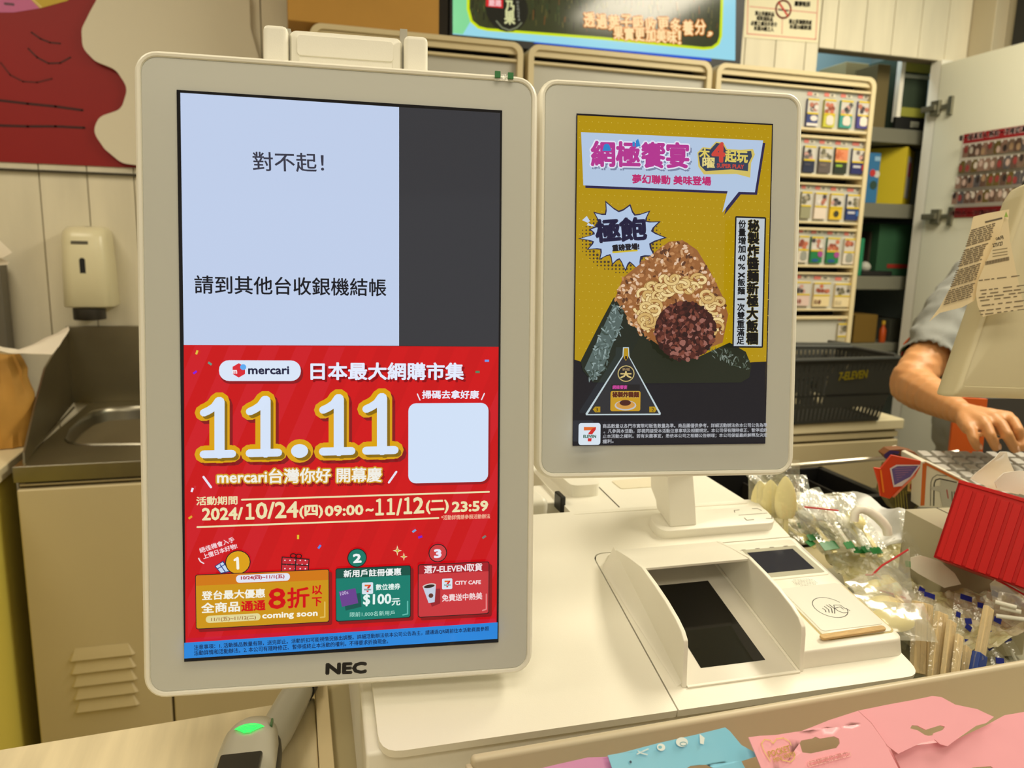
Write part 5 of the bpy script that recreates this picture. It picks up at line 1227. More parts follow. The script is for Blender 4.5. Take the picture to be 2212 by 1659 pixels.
MB().lathe([(.0005, -.022), (.012, -.018), (.020, -.009), (.0225, 0), (.020, .009), (.012, .018), (.0005, .022)]).build('ball', mat('ball_grey', (176, 176, 166), .5), o)
item('brown_box', 'brown carton low in the cupboard above the basket', 'box', 1842, 680, 1897, 742, YS+.02, .2, mat('brown_card', (110, 84, 20), .8), 3)
o = root('orange_bottle', 'small orange bottle beside the brown carton low in the cupboard', 'bottle', T((atY(1904, 740, YS+.03).x, YS+.03, shs[3]+.001)))
MB().lathe([(.0005, 0), (.012, 0), (.013, .01), (.013, .05), (.006, .062), (.006, .07)]).build('bottle', mat('orange_glass', (170, 70, 20), .3), o); MB().lathe([(.0005, .0705), (.007, .0705), (.007, .085), (.0005, .085)]).build('cap', mat('yellow_cap', (190, 150, 40), .5), o)
item('grey_pack', 'dim grey pack with red top at the right of the lowest cupboard shelf', 'pack', 1918, 690, 1958, 742, YS+.05, .15, mat('dim_grey_pack', (70, 72, 60), .7), 3)

# white door standing open
XD = 2.262
struct(MB().box((2.264, YW-.018, .5), (2.312, YW+.03, 2.10)).build('trim_3', WHITE, None, smooth=False))
dt0, dt1 = atX(2035, 157, XD), atX(2212, 91, XD); zdt = (atX(2081, 126, XD)).z; ydf = 1.55
dr = struct(root('door_1', '', '')); del dr['label']; del dr['category']
MB().box((XD, ydf, .5), (XD+.02, YW-.02, zdt)).build('door_leaf', mat('white_melamine', (232, 232, 214), .45), dr, bevel=.0015)
HN = mat('hinge_metal', (150, 148, 130), .35, .8)
for y in (228, 462):
    c = atX(2022, y+6, XD-.004); g_ = MB(); g_.box((-.014, -.022, -.026), (-.001, .018, .026)); g_.box((-.02, -.01, -.010), (-.006, .055, .010))
    h = g_.build('hinge', HN, dr, T((XD, c.y, c.z)), bevel=.002)
    MB().box((-.010, -.075, -.032), (-.0005, -.055, .032)).box((-.008, -.06, -.008), (-.002, -.015, .008)).build('hinge_cup', HN, dr, T((XD, c.y, c.z)), bevel=.002)
FD = Frame((XD-.0012, 0, 0), (0, -1, 0), (0, 0, 1))
pst = root('photo_notice', 'notice with rows of small photos between red bands on the white door', 'notice', FD.m)
A = Art(FD, 0, .0002)
tl, bl2, tr2 = FD.px(2083, 290), FD.px(2065, 470), FD.px(2212, 274)
PX0, PX1 = tl[0], tl[0]+(tr2[0]-tl[0])*1.35; PT, PB = tl[1], bl2[1]
def pr_at(u, v): return (PX0+(PX1-PX0)*u, PT+(PB-PT)*v)
A.raw = True
A.box(pr_at(-.02, -.0), pr_at(1, 1.0), (206, 200, 190)); A.box(pr_at(0, 0), pr_at(1, .115), (150, 26, 34)); A.box(pr_at(0, .88), pr_at(1, 1), (150, 26, 34))
rn = random.Random(9)
for j in range(4):
    for i in range(12):
        u0 = .01+i*.083; v0 = .135+j*.187
        A.box(pr_at(u0, v0), pr_at(u0+.078, v0+.145), rn.choice([(96, 72, 62), (120, 98, 84), (84, 80, 84), (140, 110, 96), (100, 84, 40)]))
        A.disc(pr_at(u0+rn.uniform(.02, .06), v0+rn.uniform(.04, .1)), .008, rn.choice([(196, 170, 160), (150, 60, 60), (50, 40, 40), (170, 140, 110), (210, 200, 190)]), ry=.012, n=8)
        A.disc(pr_at(u0+.008, v0+.012), .0035, (230, 226, 220), n=8)
A.raw = False
p0_ = FD.px(2092, 304); kx = (PX1-PX0)
A.raw = True; A.text('每一組清潔人 假如一次確認清潔室', (PX0+.03*kx, PT+(PB-PT)*.095), (PX0+.97*kx, PT+(PB-PT)*.095), abs(PB-PT)*.07, (226, 206, 206), bold=.0012)
A.text('請勿人一次確認紙 請勿清洗', (PX0+.03*kx, PT+(PB-PT)*.985), (PX0+.97*kx, PT+(PB-PT)*.985), abs(PB-PT)*.06, (206, 150, 150), bold=.0006); A.raw = False
stuff(A.build('notice_print', print_mat('printed_matte', .6), pst))

# ================================================================== register area
KB = mat('khaki_drawer_side', (120, 112, 84), .6)
cdw = root('cash_drawer', 'black open drawer unit with a silver front rail behind the cutlery bin', 'drawer')
a1, a2 = atD(1716, 1052, 1.40), atD(1930, 1040, 1.40); zt_ = atD(1800, 1045, 1.40).z
yf = min(a1.y, a2.y); 
MB().box((a1.x-.12, yf, zt_-.14), (a2.x+.02, yf+.015, zt_-.02)).box((a1.x-.12, yf, zt_-.14), (a2.x+.02, yf+.22, zt_-.13)).box((a2.x+.005, yf, zt_-.14), (a2.x+.02, yf+.22, zt_-.03)).box((a1.x-.12, yf+.21, zt_-.14), (a2.x+.02, yf+.22, zt_-.03)).build('drawer_body', BLACK, cdw, smooth=False)
MB().tube([(a1.x-.05, yf+.03, zt_-.02), (a1.x+.05, yf-.03, zt_-.05)], .008, 8).build('side_rail', KB, cdw)
r1, r2 = atD(1700, 1007, 1.50), atD(1912, 989, 1.50); MB().tube([r1, r2], .0045, 10).build('silver_rail', mat('silver_rail', (220, 214, 196), .25, .7), cdw)
for k in range(4):
    xk = a1.x+(a2.x-a1.x)*k/3.6; MB().box((xk, yf+.015, zt_-.13), (xk+.004, yf+.21, zt_-.05)).build('divider', mat('divider_black', (40, 38, 34), .35), cdw, smooth=False)
rgs = root('register_shelf', 'dark register shelf carrying the keyboard, behind the red napkin box', 'shelf')
s1, s2 = atZ(1930, 1075, .975), atZ(2400, 1075, .975)
MB().box((s1.x, s1.y-.25, ZT+.01), (s2.x+.2, s1.y+.06, .975)).build('shelf_block', mat('register_grey', (92, 88, 74), .6), rgs, bevel=.003)
rr1, rr2 = atD(1988, 984, 1.32), atD(2070, 977, 1.32); rw = root('rear_silver_rail', 'short silver rail end behind the orange rimmed box', 'rail'); MB().tube([rr1, rr2], .004, 8).build('rail', MATS['silver_rail'], rw)

# keyboard
k0, k1 = atZ(2018, 1002, 1.0), atZ(2300, 1062, 1.0)
KBM = Matrix.Translation(atD(2020, 1012, 1.22)) @ Matrix.Rotation(rad(-14), 4, 'Z') @ Matrix.Rotation(rad(8), 4, 'X')
kbd = root('keyboard', 'grey register keyboard beneath the reaching hand', 'keyboard', KBM)
MB().box((-.005, -.12, -.022), (.36, .07, -.006)).build('base', GREYP, kbd, bevel=.003)
KEYM = mat('key_grey', (176, 172, 164), .4)
for r in range(6):
    for c in range(15):
        mb = MB(); x, y = .004+c*.0235, .045-r*.027
        mb.loft([[V((x+q[0], y+q[1], z_)) for q in rr(i_, i_, .0205-i_, .024-i_, .002, 1)] for i_, z_ in ((0, -.006), (.002, .002), (.003, .0025))]); mb.build('key', KEYM, kbd, smooth=False)

# dark register screen and orange panel behind the hand
FK = Frame(atD(2170, 925, 1.42), RT, UP)
def card_thing(name, label, cat, pts, dep, th, m_, art=None, bev=.001, fr=None, tiltx=0, key='panel', lift=0):
    fr = fr or Frame(atD(*pts[0], dep), V((RT.x, RT.y, 0)), V((0, 0, 1))*math.cos(tiltx)+V((FWD.x, FWD.y, 0)).normalized()*math.sin(tiltx))
    R = root(name, label, cat, fr.m); pl = [tuple(fr.px(*p)) for p in pts]
    ar = sum(pl[i][0]*pl[(i+1) % len(pl)][1]-pl[(i+1) % len(pl)][0]*pl[i][1] for i in range(len(pl)))
    if ar < 0: pl = pl[::-1]
    MB().prism(pl, -th, 0).build(key, m_, R, bevel=bev)
    if art: A = Art(fr, .0005, .00008); art(A); A.build('print', print_mat('printed_matte', .6), R)
    return R
card_thing('register_casing', 'dark grey casing behind the fingers at the right edge', 'register', [(2118, 860), (2330, 860), (2330, 1010), (2118, 1000)], 1.50, .05, mat('casing_dark', (64, 62, 60), .5))
card_thing('orange_divider', 'orange plastic divider standing behind the reaching hand', 'divider', [(2058, 905), (2064, 858), (2134, 862), (2122, 990), (2050, 982)], 1.46, .006, mat('orange_plastic', (214, 92, 14), .45))

# orange-rimmed white box with notice, snack packet, wrapper
def a_box(A):
    G = (110, 106, 92)
    A.line([(2010, 1092), (2011, 1042), (2015, 1032), (2024, 1026), (2045, 1028)], 1.6, G); A.line([(2017, 1092), (2018, 1045), (2021, 1037), (2030, 1034), (2066, 1042)], 2.4, (60, 58, 50))
    A.poly([(2010, 1052), (2032, 1050), (2032, 1036), (2070, 1044), (2072, 1094), (2036, 1094), (2030, 1062), (2012, 1058)], (190, 188, 176))
    A.line([(2045, 1058), (2048, 1076)], 2.4, (170, 60, 60))
    for x in (2056, 2061, 2066): A.line([(x, 1062), (x+1, 1084)], 1.8, (70, 66, 60))
    A.line([(1997, 1001), (1992, 1092)], 9, (206, 104, 30), cap=False); A.line([(1997, 1000), (2100, 1052)], 5, (206, 110, 40), cap=False)
card_thing('notice_box', 'white box with orange rim and outlined print beside the red napkin box', 'box', [(1992, 998), (2000, 996), (2110, 1050), (2110, 1098), (1988, 1096)], 1.10, .09, mat('white_card', (226, 222, 204), .5), a_box)
card_thing('snack_packet', 'olive and brown printed packet behind the red wrapper', 'packet', [(1925, 1010), (1990, 1004), (1988, 1092), (1965, 1110), (1936, 1106), (1912, 1070)], 1.13, .03, mat('olive_print', (96, 88, 40), .5, var=.4, vscale=60),
    lambda A: [A.box((1962, 1038), (1984, 1062), (196, 166, 100), r=3), A.box((1966, 1045), (1980, 1057), (150, 50, 30), r=2), A.poly([(1955, 1068), (1988, 1060), (1984, 1085), (1966, 1108), (1950, 1100)], (50, 40, 26)), *[A.line([(1932+i*6, 1060), (1936+i*6, 1100)], 1.5, (150, 140, 60)) for i in range(5)]])
card_thing('stacked_folders', 'dark purple and brown folders lying above the red wrapper', 'folder', [(1909, 982), (1922, 972), (1950, 970), (1976, 976), (2000, 1000), (1990, 1012), (1925, 998)], 1.16, .02, mat('folder_brown', (120, 70, 30), .5),
    lambda A: [A.poly([(1909, 982), (1922, 973), (1944, 975), (1936, 988), (1912, 990)], (60, 40, 110)), A.line([(1930, 980), (1990, 1000)], 3, (60, 40, 30)), A.line([(1960, 977), (2000, 995)], 3, (226, 190, 130))])
card_thing('red_wrapper', 'red and orange foil wrapper with a folded purple printed corner', 'wrapper', [(1888, 1010), (1902, 1012), (1926, 983), (1990, 996), (1988, 1010), (1976, 1032), (1950, 1052), (1936, 1066), (1922, 1078), (1902, 1072), (1898, 1046)], 1.08, .004, mat('red_orange_foil', (206, 60, 20), .35),
    lambda A: [A.poly([(1922, 1012), (1936, 1004), (1989, 1004), (1970, 1030), (1948, 1050), (1930, 1052)], (214, 200, 206)), A.poly([(1926, 1013), (1938, 1007), (1984, 1006), (1966, 1030), (1932, 1048)], (96, 78, 140)), *[A.line([(1932+i*1, 1012+i*5), (1976-i*7, 1010+i*5)], 1, (170, 120, 150), cap=False) for i in range(6)], A.line([(1976, 1026), (1948, 1054), (1930, 1072)], 5, (220, 120, 90)), A.line([(1902, 1016), (1908, 1062)], 4, (230, 120, 20))])

# beige printer
FPB = Frame(atD(1990, 1130, .98), V((.92, -.38, 0)), V((.38, .92, 0)))
zpt = atD(1990, 1098, .98).z
cpt = [atZ(x, y, zpt) for x, y in ((1953, 1100), (2046, 1148), (2110, 1085), (2060, 1070))]
prn = root('receipt_printer', 'beige grey box shaped printer beside the red napkin box', 'printer')
e1 = cpt[1]-cpt[0]; e2 = V((-e1.y, e1.x, 0)).normalized()*.13; base = [cpt[0], cpt[1], cpt[1]+e2, cpt[0]+e2]
mb = MB(); mb.prism(rpoly([(p.x, p.y) for p in base], .004), ZT+.01, zpt); mb.build('casing', mat('printer_beige', (172, 164, 138), .45), prn, bevel=.010, seg=4, angle=60)
m1 = base[0]+(base[3]-base[0])*.35; m2 = base[1]+(base[2]-base[1])*.35
MB().prism([(m1.x, m1.y), (m2.x, m2.y), (m2.x+e2.x*.01, m2.y+e2.y*.01), (m1.x+e2.x*.01, m1.y+e2.y*.01)], zpt, zpt+.0004).build('lid_joint', SEAM, prn)

# white terminal back with two taped receipts
FM = Frame(atD(2120, 640, .92), RT, UP)
pos = root('pos_monitor', 'large cream white monitor back at the right edge with receipts stuck on its side', 'monitor', FM.m)
pl = [tuple(FM.px(*p)) for p in ((2036, 856), (2340, 866), (2340, 396), (2204, 399), (2184, 430))]
pc = V((sum(p[0] for p in pl)/5, sum(p[1] for p in pl)/5))
plr = rpoly(pl, [.004, .01, .01, .012, .012], 5)
mb = MB(); mb.loft([[V((pc[0]+(p[0]-pc[0])*s_, pc[1]+(p[1]-pc[1])*s_, z_)) for p in plr] for s_, z_ in ((.94, -.02), (.99, -.016), (1.0, .0), (.995, .018), (.975, .024), (.92, .026), (.915, .0245), (.90, .0252), (.6, .027))]); mb.build('housing', mat('monitor_cream', (216, 206, 172), .42), pos, angle=60)
MB().box((.16, -.30, -.12), (.24, -.02, -.05)).build('stand', mat('monitor_cream', (216, 206, 172), .42), pos, bevel=.004)
RCP = mat('receipt_paper', (232, 214, 176), .7)
def receipt(label, pts, dep, art, bend):
    fr = Frame(atD(*pts[0], dep), RT*math.cos(bend)+FWD*math.sin(bend), UP)
    R = root('receipt', label, 'receipt', fr.m)
    pl = [tuple(fr.px(*p)) for p in pts]
    ar = sum(pl[i][0]*pl[(i+1) % len(pl)][1]-pl[(i+1) % len(pl)][0]*pl[i][1] for i in range(len(pl)))
    MB().prism(pl if ar > 0 else pl[::-1], -.0004, 0).build('paper', RCP, R, smooth=False)
    A = Art(fr, .0002, .00005); art(A); stuff(A.build('print', print_mat('printed_matte', .6), R))
INK = (120, 106, 84)
def ra1(A):
    rn = random.Random(2)
    A.line([(2128, 480), (2165, 471)], 3, (100, 90, 76), cap=False)
    for i in range(34):
        t = i/33; xl = 2098-t*62; xr = 2150-t*44 if i < 10 else 2142-t*46; y = 498+t*160
        if i % 9 == 8: continue
        x = xl; A.n += 1
        while x < xr-3:
            L_ = rn.uniform(4, 14); A.line([(x, y-(x-xl)*.3), (min(x+L_, xr), y-(min(x+L_, xr)-xl)*.3)], 2.1, INK, cap=False, z=A.n); x += L_+2
def ra2(A):
    rn = random.Random(4)
    A.text('08月', (2152, 520), (2168, 516), 8, (90, 80, 66), bold=.2); A.text('273127', (2145, 534), (2167, 529), 8, (90, 80, 66), bold=.3)
    for y in (541, 548, 554): A.line([(2144, y), (2176, y-5)], 1.8, (150, 136, 108), cap=False)
    A.n += 1
    for i in range(26): A.poly([(2128+i*2.0, 565-i*.42), (2129+i*2.0+(i % 3)*.3, 565-i*.42), (2129.4+i*2.0, 573-i*.42), (2128.4+i*2.0, 573-i*.42)], (96, 80, 60), z=A.n)
    for i, y in enumerate((606, 628, 636, 643, 650, 661, 672, 680)):
        x = 2114+(i % 3)*3; A.n += 1
        while x < 2200:
            L_ = rn.uniform(5, 22); A.line([(x, y-(x-2114)*.12), (x+L_, y-(x+L_-2114)*.12)], 2.2, INK, cap=False, z=A.n); x += L_+rn.uniform(2, 12)
receipt('long slanting receipt hanging left of the monitor, the one behind', [(2103, 468), (2130, 461), (2158, 456), (2180, 452), (2178, 480), (2160, 520), (2140, 560), (2118, 615), (2104, 650), (2078, 664), (2030, 676), (2008, 694), (2030, 664), (2062, 606), (2086, 540), (2096, 500)], .875, ra1, .25)
receipt('receipt curling over the monitor edge, the one in front', [(2170, 470), (2178, 474), (2182, 520), (2194, 580), (2207, 640), (2213, 668), (2170, 674), (2123, 684), (2112, 660), (2108, 636), (2112, 608), (2126, 575), (2142, 540), (2160, 505)], .866, ra2, -.1)
tpz = root('tape_corner', 'tiny green yellow clear tape at the top of the receipts', 'tape', T(atD(2173, 465, .862))); MB().prism([(-.002, -.002), (.002, -.002), (0, .004)], 0, .0006, 0, Matrix((RT, UP, -FWD)).transposed().to_4x4()).build('tape', mat('tape_green', (160, 190, 90), .3), tpz)

# red ribbed napkin box
n0, n1, n2 = atD(2072, 1036, .86), atD(2330, 1110, .79), atD(2034, 1209, .85)
FNB = Frame(n0, n1-n0, n0-n2)
nb = root('red_napkin_box', 'bright red ribbed napkin box at the right edge', 'box', FNB.m)
REDP = mat('bright_red_plastic', (206, 10, 14), .35)
hl_ = (n0-n2).length; wl_ = (n1-n0).length
MB().box((0, -hl_, -.004), (wl_, 0, -.001)).box((0, -hl_, -.11), (.003, 0, -.001)).box((0, -hl_, -.11), (wl_, -hl_+.003, -.001)).box((0, -hl_, -.11), (wl_, 0, -.107)).box((0, -.004, -.004), (wl_, 0, .0012)).build('box_wall', REDP, nb, bevel=.0005)
xk = .008
while xk < wl_-.01:
    MB().box((xk, -hl_+.001, -.0012), (xk+.0082, -.008, .0016)).build('rib', REDP, nb, bevel=.0007); xk += .0118
TIS = mat('tissue', (254, 250, 240), .8)
MB().box((.004, -hl_+.004, -.105), (wl_-.003, -.016, -.006)).build('napkin_stack', mat('napkin_side', (226, 196, 150), .8), nb, smooth=False)
sheet('napkin', 'white napkin pulled up into a peak from the red box', 'napkin', [(2098, 1034), (2120, 1014), (2143, 988), (2150, 975), (2168, 975), (2176, 992), (2186, 1010), (2196, 1030), (2212, 1046), (2200, 1068), (2150, 1058)], .875, TIS, .0008, amp=.012, seed=3)
sheet('napkin', 'white napkin lying crumpled right of the peaked one', 'napkin', [(2150, 1042), (2170, 1022), (2200, 1016), (2260, 1020), (2270, 1085), (2200, 1066), (2160, 1056)], .85, TIS, .0008, amp=.012, seed=8)

# ================================================================== bin of wrapped cutlery
zm = 1.015
bin_ = root('cutlery_bin', 'grey plastic bin of wrapped cutlery right of the checkout terminal', 'bin')
BINM = mat('bin_plastic', (176, 172, 148), .45)
q_ = [atZ(x, y, zm) for x, y in ((2022, 1420), (1706, 1094), (1905, 1118), (2400, 1360))]
ix = wl(wR, .12).x+.012
by0, by1 = ra.y+.018, atZ(1800, 1062, zm).y
bx1 = 1.25
for nm, lo, hi in (('side_wall', (ix, by0, ZT), (ix+.004, by1, zm-.008)), ('side_wall', (bx1, by0, ZT), (bx1+.004, by1-.2, zm-.008)), ('front_wall', (ix, by0, ZT), (bx1, by0+.004, zm-.004)), ('rear_wall', (ix, by1, ZT), (atZ(1900, 1085, zm).x, by1+.004, zm-.004)), ('bin_floor', (ix, by0, ZT), (bx1, by1-.1, ZT+.004))):
    MB().box(lo, hi).build(nm, BINM, bin_, bevel=.001)
LINER = film_mat('grey_liner', (178, 180, 172), .62, .7, .05, 20)
o = sheet('bag_liner', None, None, [(1700, 1075), (1722, 1062), (1760, 1056), (1800, 1059), (1842, 1064), (1880, 1082), (1930, 1104), (1975, 1115), (1990, 1122), (1960, 1160), (1946, 1178), (1900, 1190), (1820, 1150), (1760, 1130), (1712, 1120)], 1.06, LINER, .0008, bin_, 4, .02, dd=[1.08, 1.09, 1.1, 1.1, 1.09, 1.06, 1.03, 1.0, 1.0, .98, .97, .98, 1.0, 1.02, 1.05])
# tangle of clear wrappers filling the bin
HEAP = bpy.data.materials.new('clear_wrapper_tangle'); HEAP.use_nodes = True; nt = HEAP.node_tree; N = nt.nodes; b_ = N['Principled BSDF']
tc = N.new('ShaderNodeTexCoord'); v1 = N.new('ShaderNodeTexNoise'); v1.inputs['Scale'].default_value = 34; v1.inputs['Detail'].default_value = 4; v1.inputs['Distortion'].default_value = 1.2
cr_ = N.new('ShaderNodeValToRGB'); cr_.color_ramp.elements[0].position = .36; cr_.color_ramp.elements[0].color = (*lin((186, 178, 128)), 1); cr_.color_ramp.elements[1].position = .62; cr_.color_ramp.elements[1].color = (*lin((226, 222, 192)), 1)
e_ = cr_.color_ramp.elements.new(.5); e_.color = (*lin((206, 200, 162)), 1)
vr = N.new('ShaderNodeTexVoronoi'); vr.inputs['Scale'].default_value = 70; bp_ = N.new('ShaderNodeBump'); bp_.inputs['Strength'].default_value = .7; bp_.inputs['Distance'].default_value = .004
for a_, c_ in ((tc.outputs['Object'], v1.inputs['Vector']), (tc.outputs['Object'], vr.inputs['Vector']), (v1.outputs[0], cr_.inputs[0]), (cr_.outputs[0], b_.inputs['Base Color']), (vr.outputs['Distance'], bp_.inputs['Height']), (bp_.outputs[0], b_.inputs['Normal'])): nt.links.new(a_, c_)
b_.inputs['Roughness'].default_value = .25; b_.inputs['Coat Weight'].default_value = .6; b_.inputs['Coat Roughness'].default_value = .1
ps = [atZ(x, y, zm) for x, y in ((2030, 1418), (1950, 1390), (1860, 1300), (1750, 1190), (1690, 1120), (1685, 1096), (1760, 1100), (1840, 1125), (1920, 1165), (2000, 1205), (2080, 1245), (2180, 1290), (2300, 1350), (2330, 1390))]

for p in ps: p.x = max(p.x, ix+.005)
ps[0].y = max(ps[0].y, by0+.006); ps[-1].y = max(by0+.01, ps[-1].y)
bm = bmesh.new(); vs = [bm.verts.new(p) for p in ps]
for t in tessellate_polygon([[V((p.x, p.y, 0)) for p in ps]]): bm.faces.new([vs[k] for k in t])
for _ in range(6):
    es_ = [e for e in bm.edges if e.calc_length() > .0065]
    if not es_: break
    bmesh.ops.subdivide_edges(bm, edges=es_, cuts=1); bmesh.ops.triangulate(bm, faces=[f for f in bm.faces if len(f.verts) > 3])
for v in bm.verts:
    c = v.co; v.co.z += .014*MN.noise(c*17) + .010*MN.noise(c*48) + .005*MN.noise(c*120) + .006
bmesh.ops.recalc_face_normals(bm, faces=bm.faces)
me = bpy.data.meshes.new('wrapper_tangle'); bm.to_mesh(me); bm.free(); me.materials.append(HEAP); 
ht = bpy.data.objects.new('wrapper_tangle', me); COL.objects.link(ht); tag(ht, 'tangle of clear plastic wrappers and pale cutlery filling the grey bin', 'wrappers'); stuff(ht)

FILM = film_mat('clear_film', (236, 236, 216), .19, .10, .9, 90)
FILM2 = film_mat('clear_film_flat', (236, 236, 220), .30, .14, .5, 40)
GT = mat('green_tab', (22, 122, 52), .4); BT = mat('blue_tab', (24, 40, 140), .4); SPN = mat('cream_spoon', (244, 232, 166), .35); SPW = mat('white_spoon', (240, 240, 226), .35)
def film_strip(L_, W_, amp, seed, nx=12, ny=5):
    mb = MB(); vs = []
    for s_ in (1, -1):
        for j in range(ny):
            for i in range(nx):
                u, v = i/(nx-1), j/(ny-1); puff = math.sin(PI*u)**.5*math.sin(PI*v)**.6
                vs.append(((u-.5)*L_, (v-.5)*W_, s_*amp*puff*(1+.5*MN.noise(V((i*.9, j*1.3, seed+s_)))) + .25*amp*MN.noise(V((i*1.3, j*1.7, seed)))))
    k = nx*ny; fs = []
    for b0 in (0, k):
        for j in range(ny-1):
            for i in range(nx-1):
                f = (b0+j*nx+i, b0+j*nx+i+1, b0+(j+1)*nx+i+1, b0+(j+1)*nx+i); fs.append(f if b0 == 0 else f[::-1])
    return mb.add(vs, fs)
def spoon(bowl_l, bowl_w, hand_l, hand_w):
    mb = MB(); n = 14
    top = [V((bowl_l*.5*math.cos(a), bowl_w*.5*math.sin(a)*(1-.12*math.cos(a)), 0)) for a in [2*PI*i/n for i in range(n)]]
    mb.loft([[p*s_ + V((0, 0, z_)) for p in top] for s_, z_ in ((.3, .0062), (.7, .0048), (.95, .0015), (1.0, 0), (.95, -.0006), (.6, -.004), (.2, -.005))])
    mb.loft([[V((-bowl_l*.42, -hand_w/2, .001)), V((-bowl_l*.42, hand_w/2, .001)), V((-bowl_l*.42, hand_w/2, -.0012)), V((-bowl_l*.42, -hand_w/2, -.0012))], [V((-bowl_l*.5-hand_l, -hand_w*.7, .001)), V((-bowl_l*.5-hand_l, hand_w*.7, .001)), V((-bowl_l*.5-hand_l, hand_w*.7, -.0012)), V((-bowl_l*.5-hand_l, -hand_w*.7, -.0012))]])
    return mb
def zigtab(w_, h_):
    pts = [(0, 0), (w_, 0), (w_, h_)]+[(w_-w_*i/6, h_+(.0014 if i % 2 else 0)) for i in range(1, 6)]+[(0, h_)]
    mb = MB(); mb.prism([(x-w_/2, y) for x, y in pts], -.0003, .0003); return mb
pos_w = ((1708, 1107, 20, 'topmost, by the corner of the terminal'), (1737, 1142, -20, 'just right of the terminal corner'), (1765, 1166, 10, 'beside the terminal edge above the card screen'), (1802, 1163, 65, 'with a creased green tab above the largest tab'), (1798, 1187, 5, 'with the largest green tab'),
    (1839, 1184, 12, 'with a jagged green tab in the middle of the pile'), (1858, 1195, -15, 'with a faint green tab, middle of the pile'), (1878, 1192, 15, 'with green tab left of the printer corner'), (1897, 1196, 0, 'half hidden under a film fold by the printer'), (1971, 1226, -35, 'with a small green tab below the napkin box corner'), (1757, 1178, 30, 'lowest along the terminal edge'), (1808, 1154, 80, 'farthest, with upright green tab'))
rn = random.Random(21)
for i, (x, y, an, lb_) in enumerate(pos_w):
    p = atZ(x, y, zm+.030+.004*(i % 3))
    M_ = Matrix.Translation(p) @ Matrix.Rotation(rad(an), 4, 'Z') @ Matrix.Rotation(rad(34+rn.uniform(-8, 8)), 4, 'X')
    ws_ = root('wrapped_spoon', 'clear wrapped spoon %s' % lb_, 'wrapped spoon', M_, 'green tabbed wrapped spoons in the bin')
    h_ = .0085 if i != 4 else .012; w_ = (.016 if i not in (4, 2) else .026)
    zigtab(w_*.95, h_).build('green_tab', GT, ws_, smooth=False)
    film_strip(.085, .030, .006, i).build('wrapper', FILM, ws_, T((.006, .050, -.003)) @ Matrix.Rotation(PI/2, 4, 'Z'))
    if i != 9: spoon(.026, .017, .040, .0045).build('spoon', SPW if i % 2 else SPN, ws_, T((.004, .050, -.003)) @ Matrix.Rotation(PI/2, 4, 'Z'))
# loose bowls of big cream spoons at the front left of the bin
for i, (x, y, sc_, an, lb_) in enumerate(((1902, 1275, .046, 20, 'under the zip bag with the long red seal'), (1925, 1262, .040, 60, 'with glossy ridges under the red zip seal'), (1915, 1312, .048, 10, 'flat beside the terminal edge near the wooden stick'), (1928, 1340, .044, -20, 'lowest, beside the chopsticks'), (1752, 1142, .030, 40, 'small, high in the pile by the terminal corner'))):
    o = root('cream_spoon', 'cream plastic spoon bowl %s' % lb_, 'spoon', Matrix.Translation(atZ(x, y, zm+.040)) @ Matrix.Rotation(rad(an), 4, 'Z') @ Matrix.Rotation(rad(30), 4, 'X'), 'loose cream spoons in the bin')
    spoon(sc_, sc_*.62, sc_*.6, .006).build('spoon', SPN, o)
    film_strip(sc_*1.7, sc_*1.0, .008, i+40).build('wrapper', FILM2, o)
# upright trio behind the terminal corner
for i, (x, yt_, yb2, wd, dep, lb_) in enumerate(((1642, 1038, 1110, 33, .97, 'leftmost of three'), (1665, 1036, 1118, 40, .965, 'middle of three'), (1697, 1028, 1120, 40, .95, 'rightmost and tallest of three'))):
    c = atD(x, (yt_+yb2)/2, dep); hh = (yb2-yt_)/F*dep; ww = wd*1.22/F*dep
    M_ = Matrix.Translation(c) @ Matrix((RT, UP, -FWD)).transposed().to_4x4()
    o = root('ladle_spoon', 'upright cream ladle spoon in clear wrap, %s under the small screen' % lb_, 'spoon', M_, 'upright cream spoons')
    mb = MB(); n = 20
    prf = [(-.5, .62), (-.4, .86), (-.22, 1.0), (0, .97), (.18, .82), (.33, .58), (.45, .28), (.5, .04)]
    mb.loft([[V((ww/2*r*math.cos(a), hh*t, ww*.22*r*math.sin(a))) for a in [2*PI*k/n for k in range(n)]] for t, r in prf[::-1]]); mb.build('bowl', SPN, o)
    MB().box((-.003, -hh/2-.05, -.002), (.003, -hh/2+.004, .002)).build('handle', SPN, o, bevel=.001)
    film_strip(hh*1.9, ww*1.25, ww*.3, i+60).build('wrapper', film_mat('clear_film_spoon', (236, 236, 210), .16, .08, .6, 60), o, T((0, -.004, 0)) @ Matrix.Rotation(PI/2, 4, 'Z'))
# zip bags with red seals
RS = mat('red_seal', (206, 40, 44), .35)
def zipbag(label, pts, seal, dep, seed):
    o = root('zip_bag', label, 'zip bag', None, 'zip bags with red seals in the bin')
    sheet('film', None, None, pts, dep, FILM2, .0003, o, seed, .006)
    MB().tube([atD(x, y, dep*.992) for x, y in seal], .0011, 6).build('red_seal', RS, o)
zipbag('clear zip bag with a straight red seal, farthest back in the bin', [(1722, 1090), (1812, 1098), (1818, 1130), (1840, 1190), (1780, 1200), (1730, 1150)], [(1738, 1095), (1775, 1099), (1811, 1103)], 1.0, 1)
zipbag('clear zip bag with a long bent red seal in front of the printer', [(1870, 1242), (1884, 1242), (1930, 1206), (1964, 1182), (1967, 1230), (1975, 1290), (1930, 1330), (1890, 1300)], [(1870, 1242), (1884, 1242), (1905, 1222), (1935, 1204), (1962, 1187)], .87, 2)
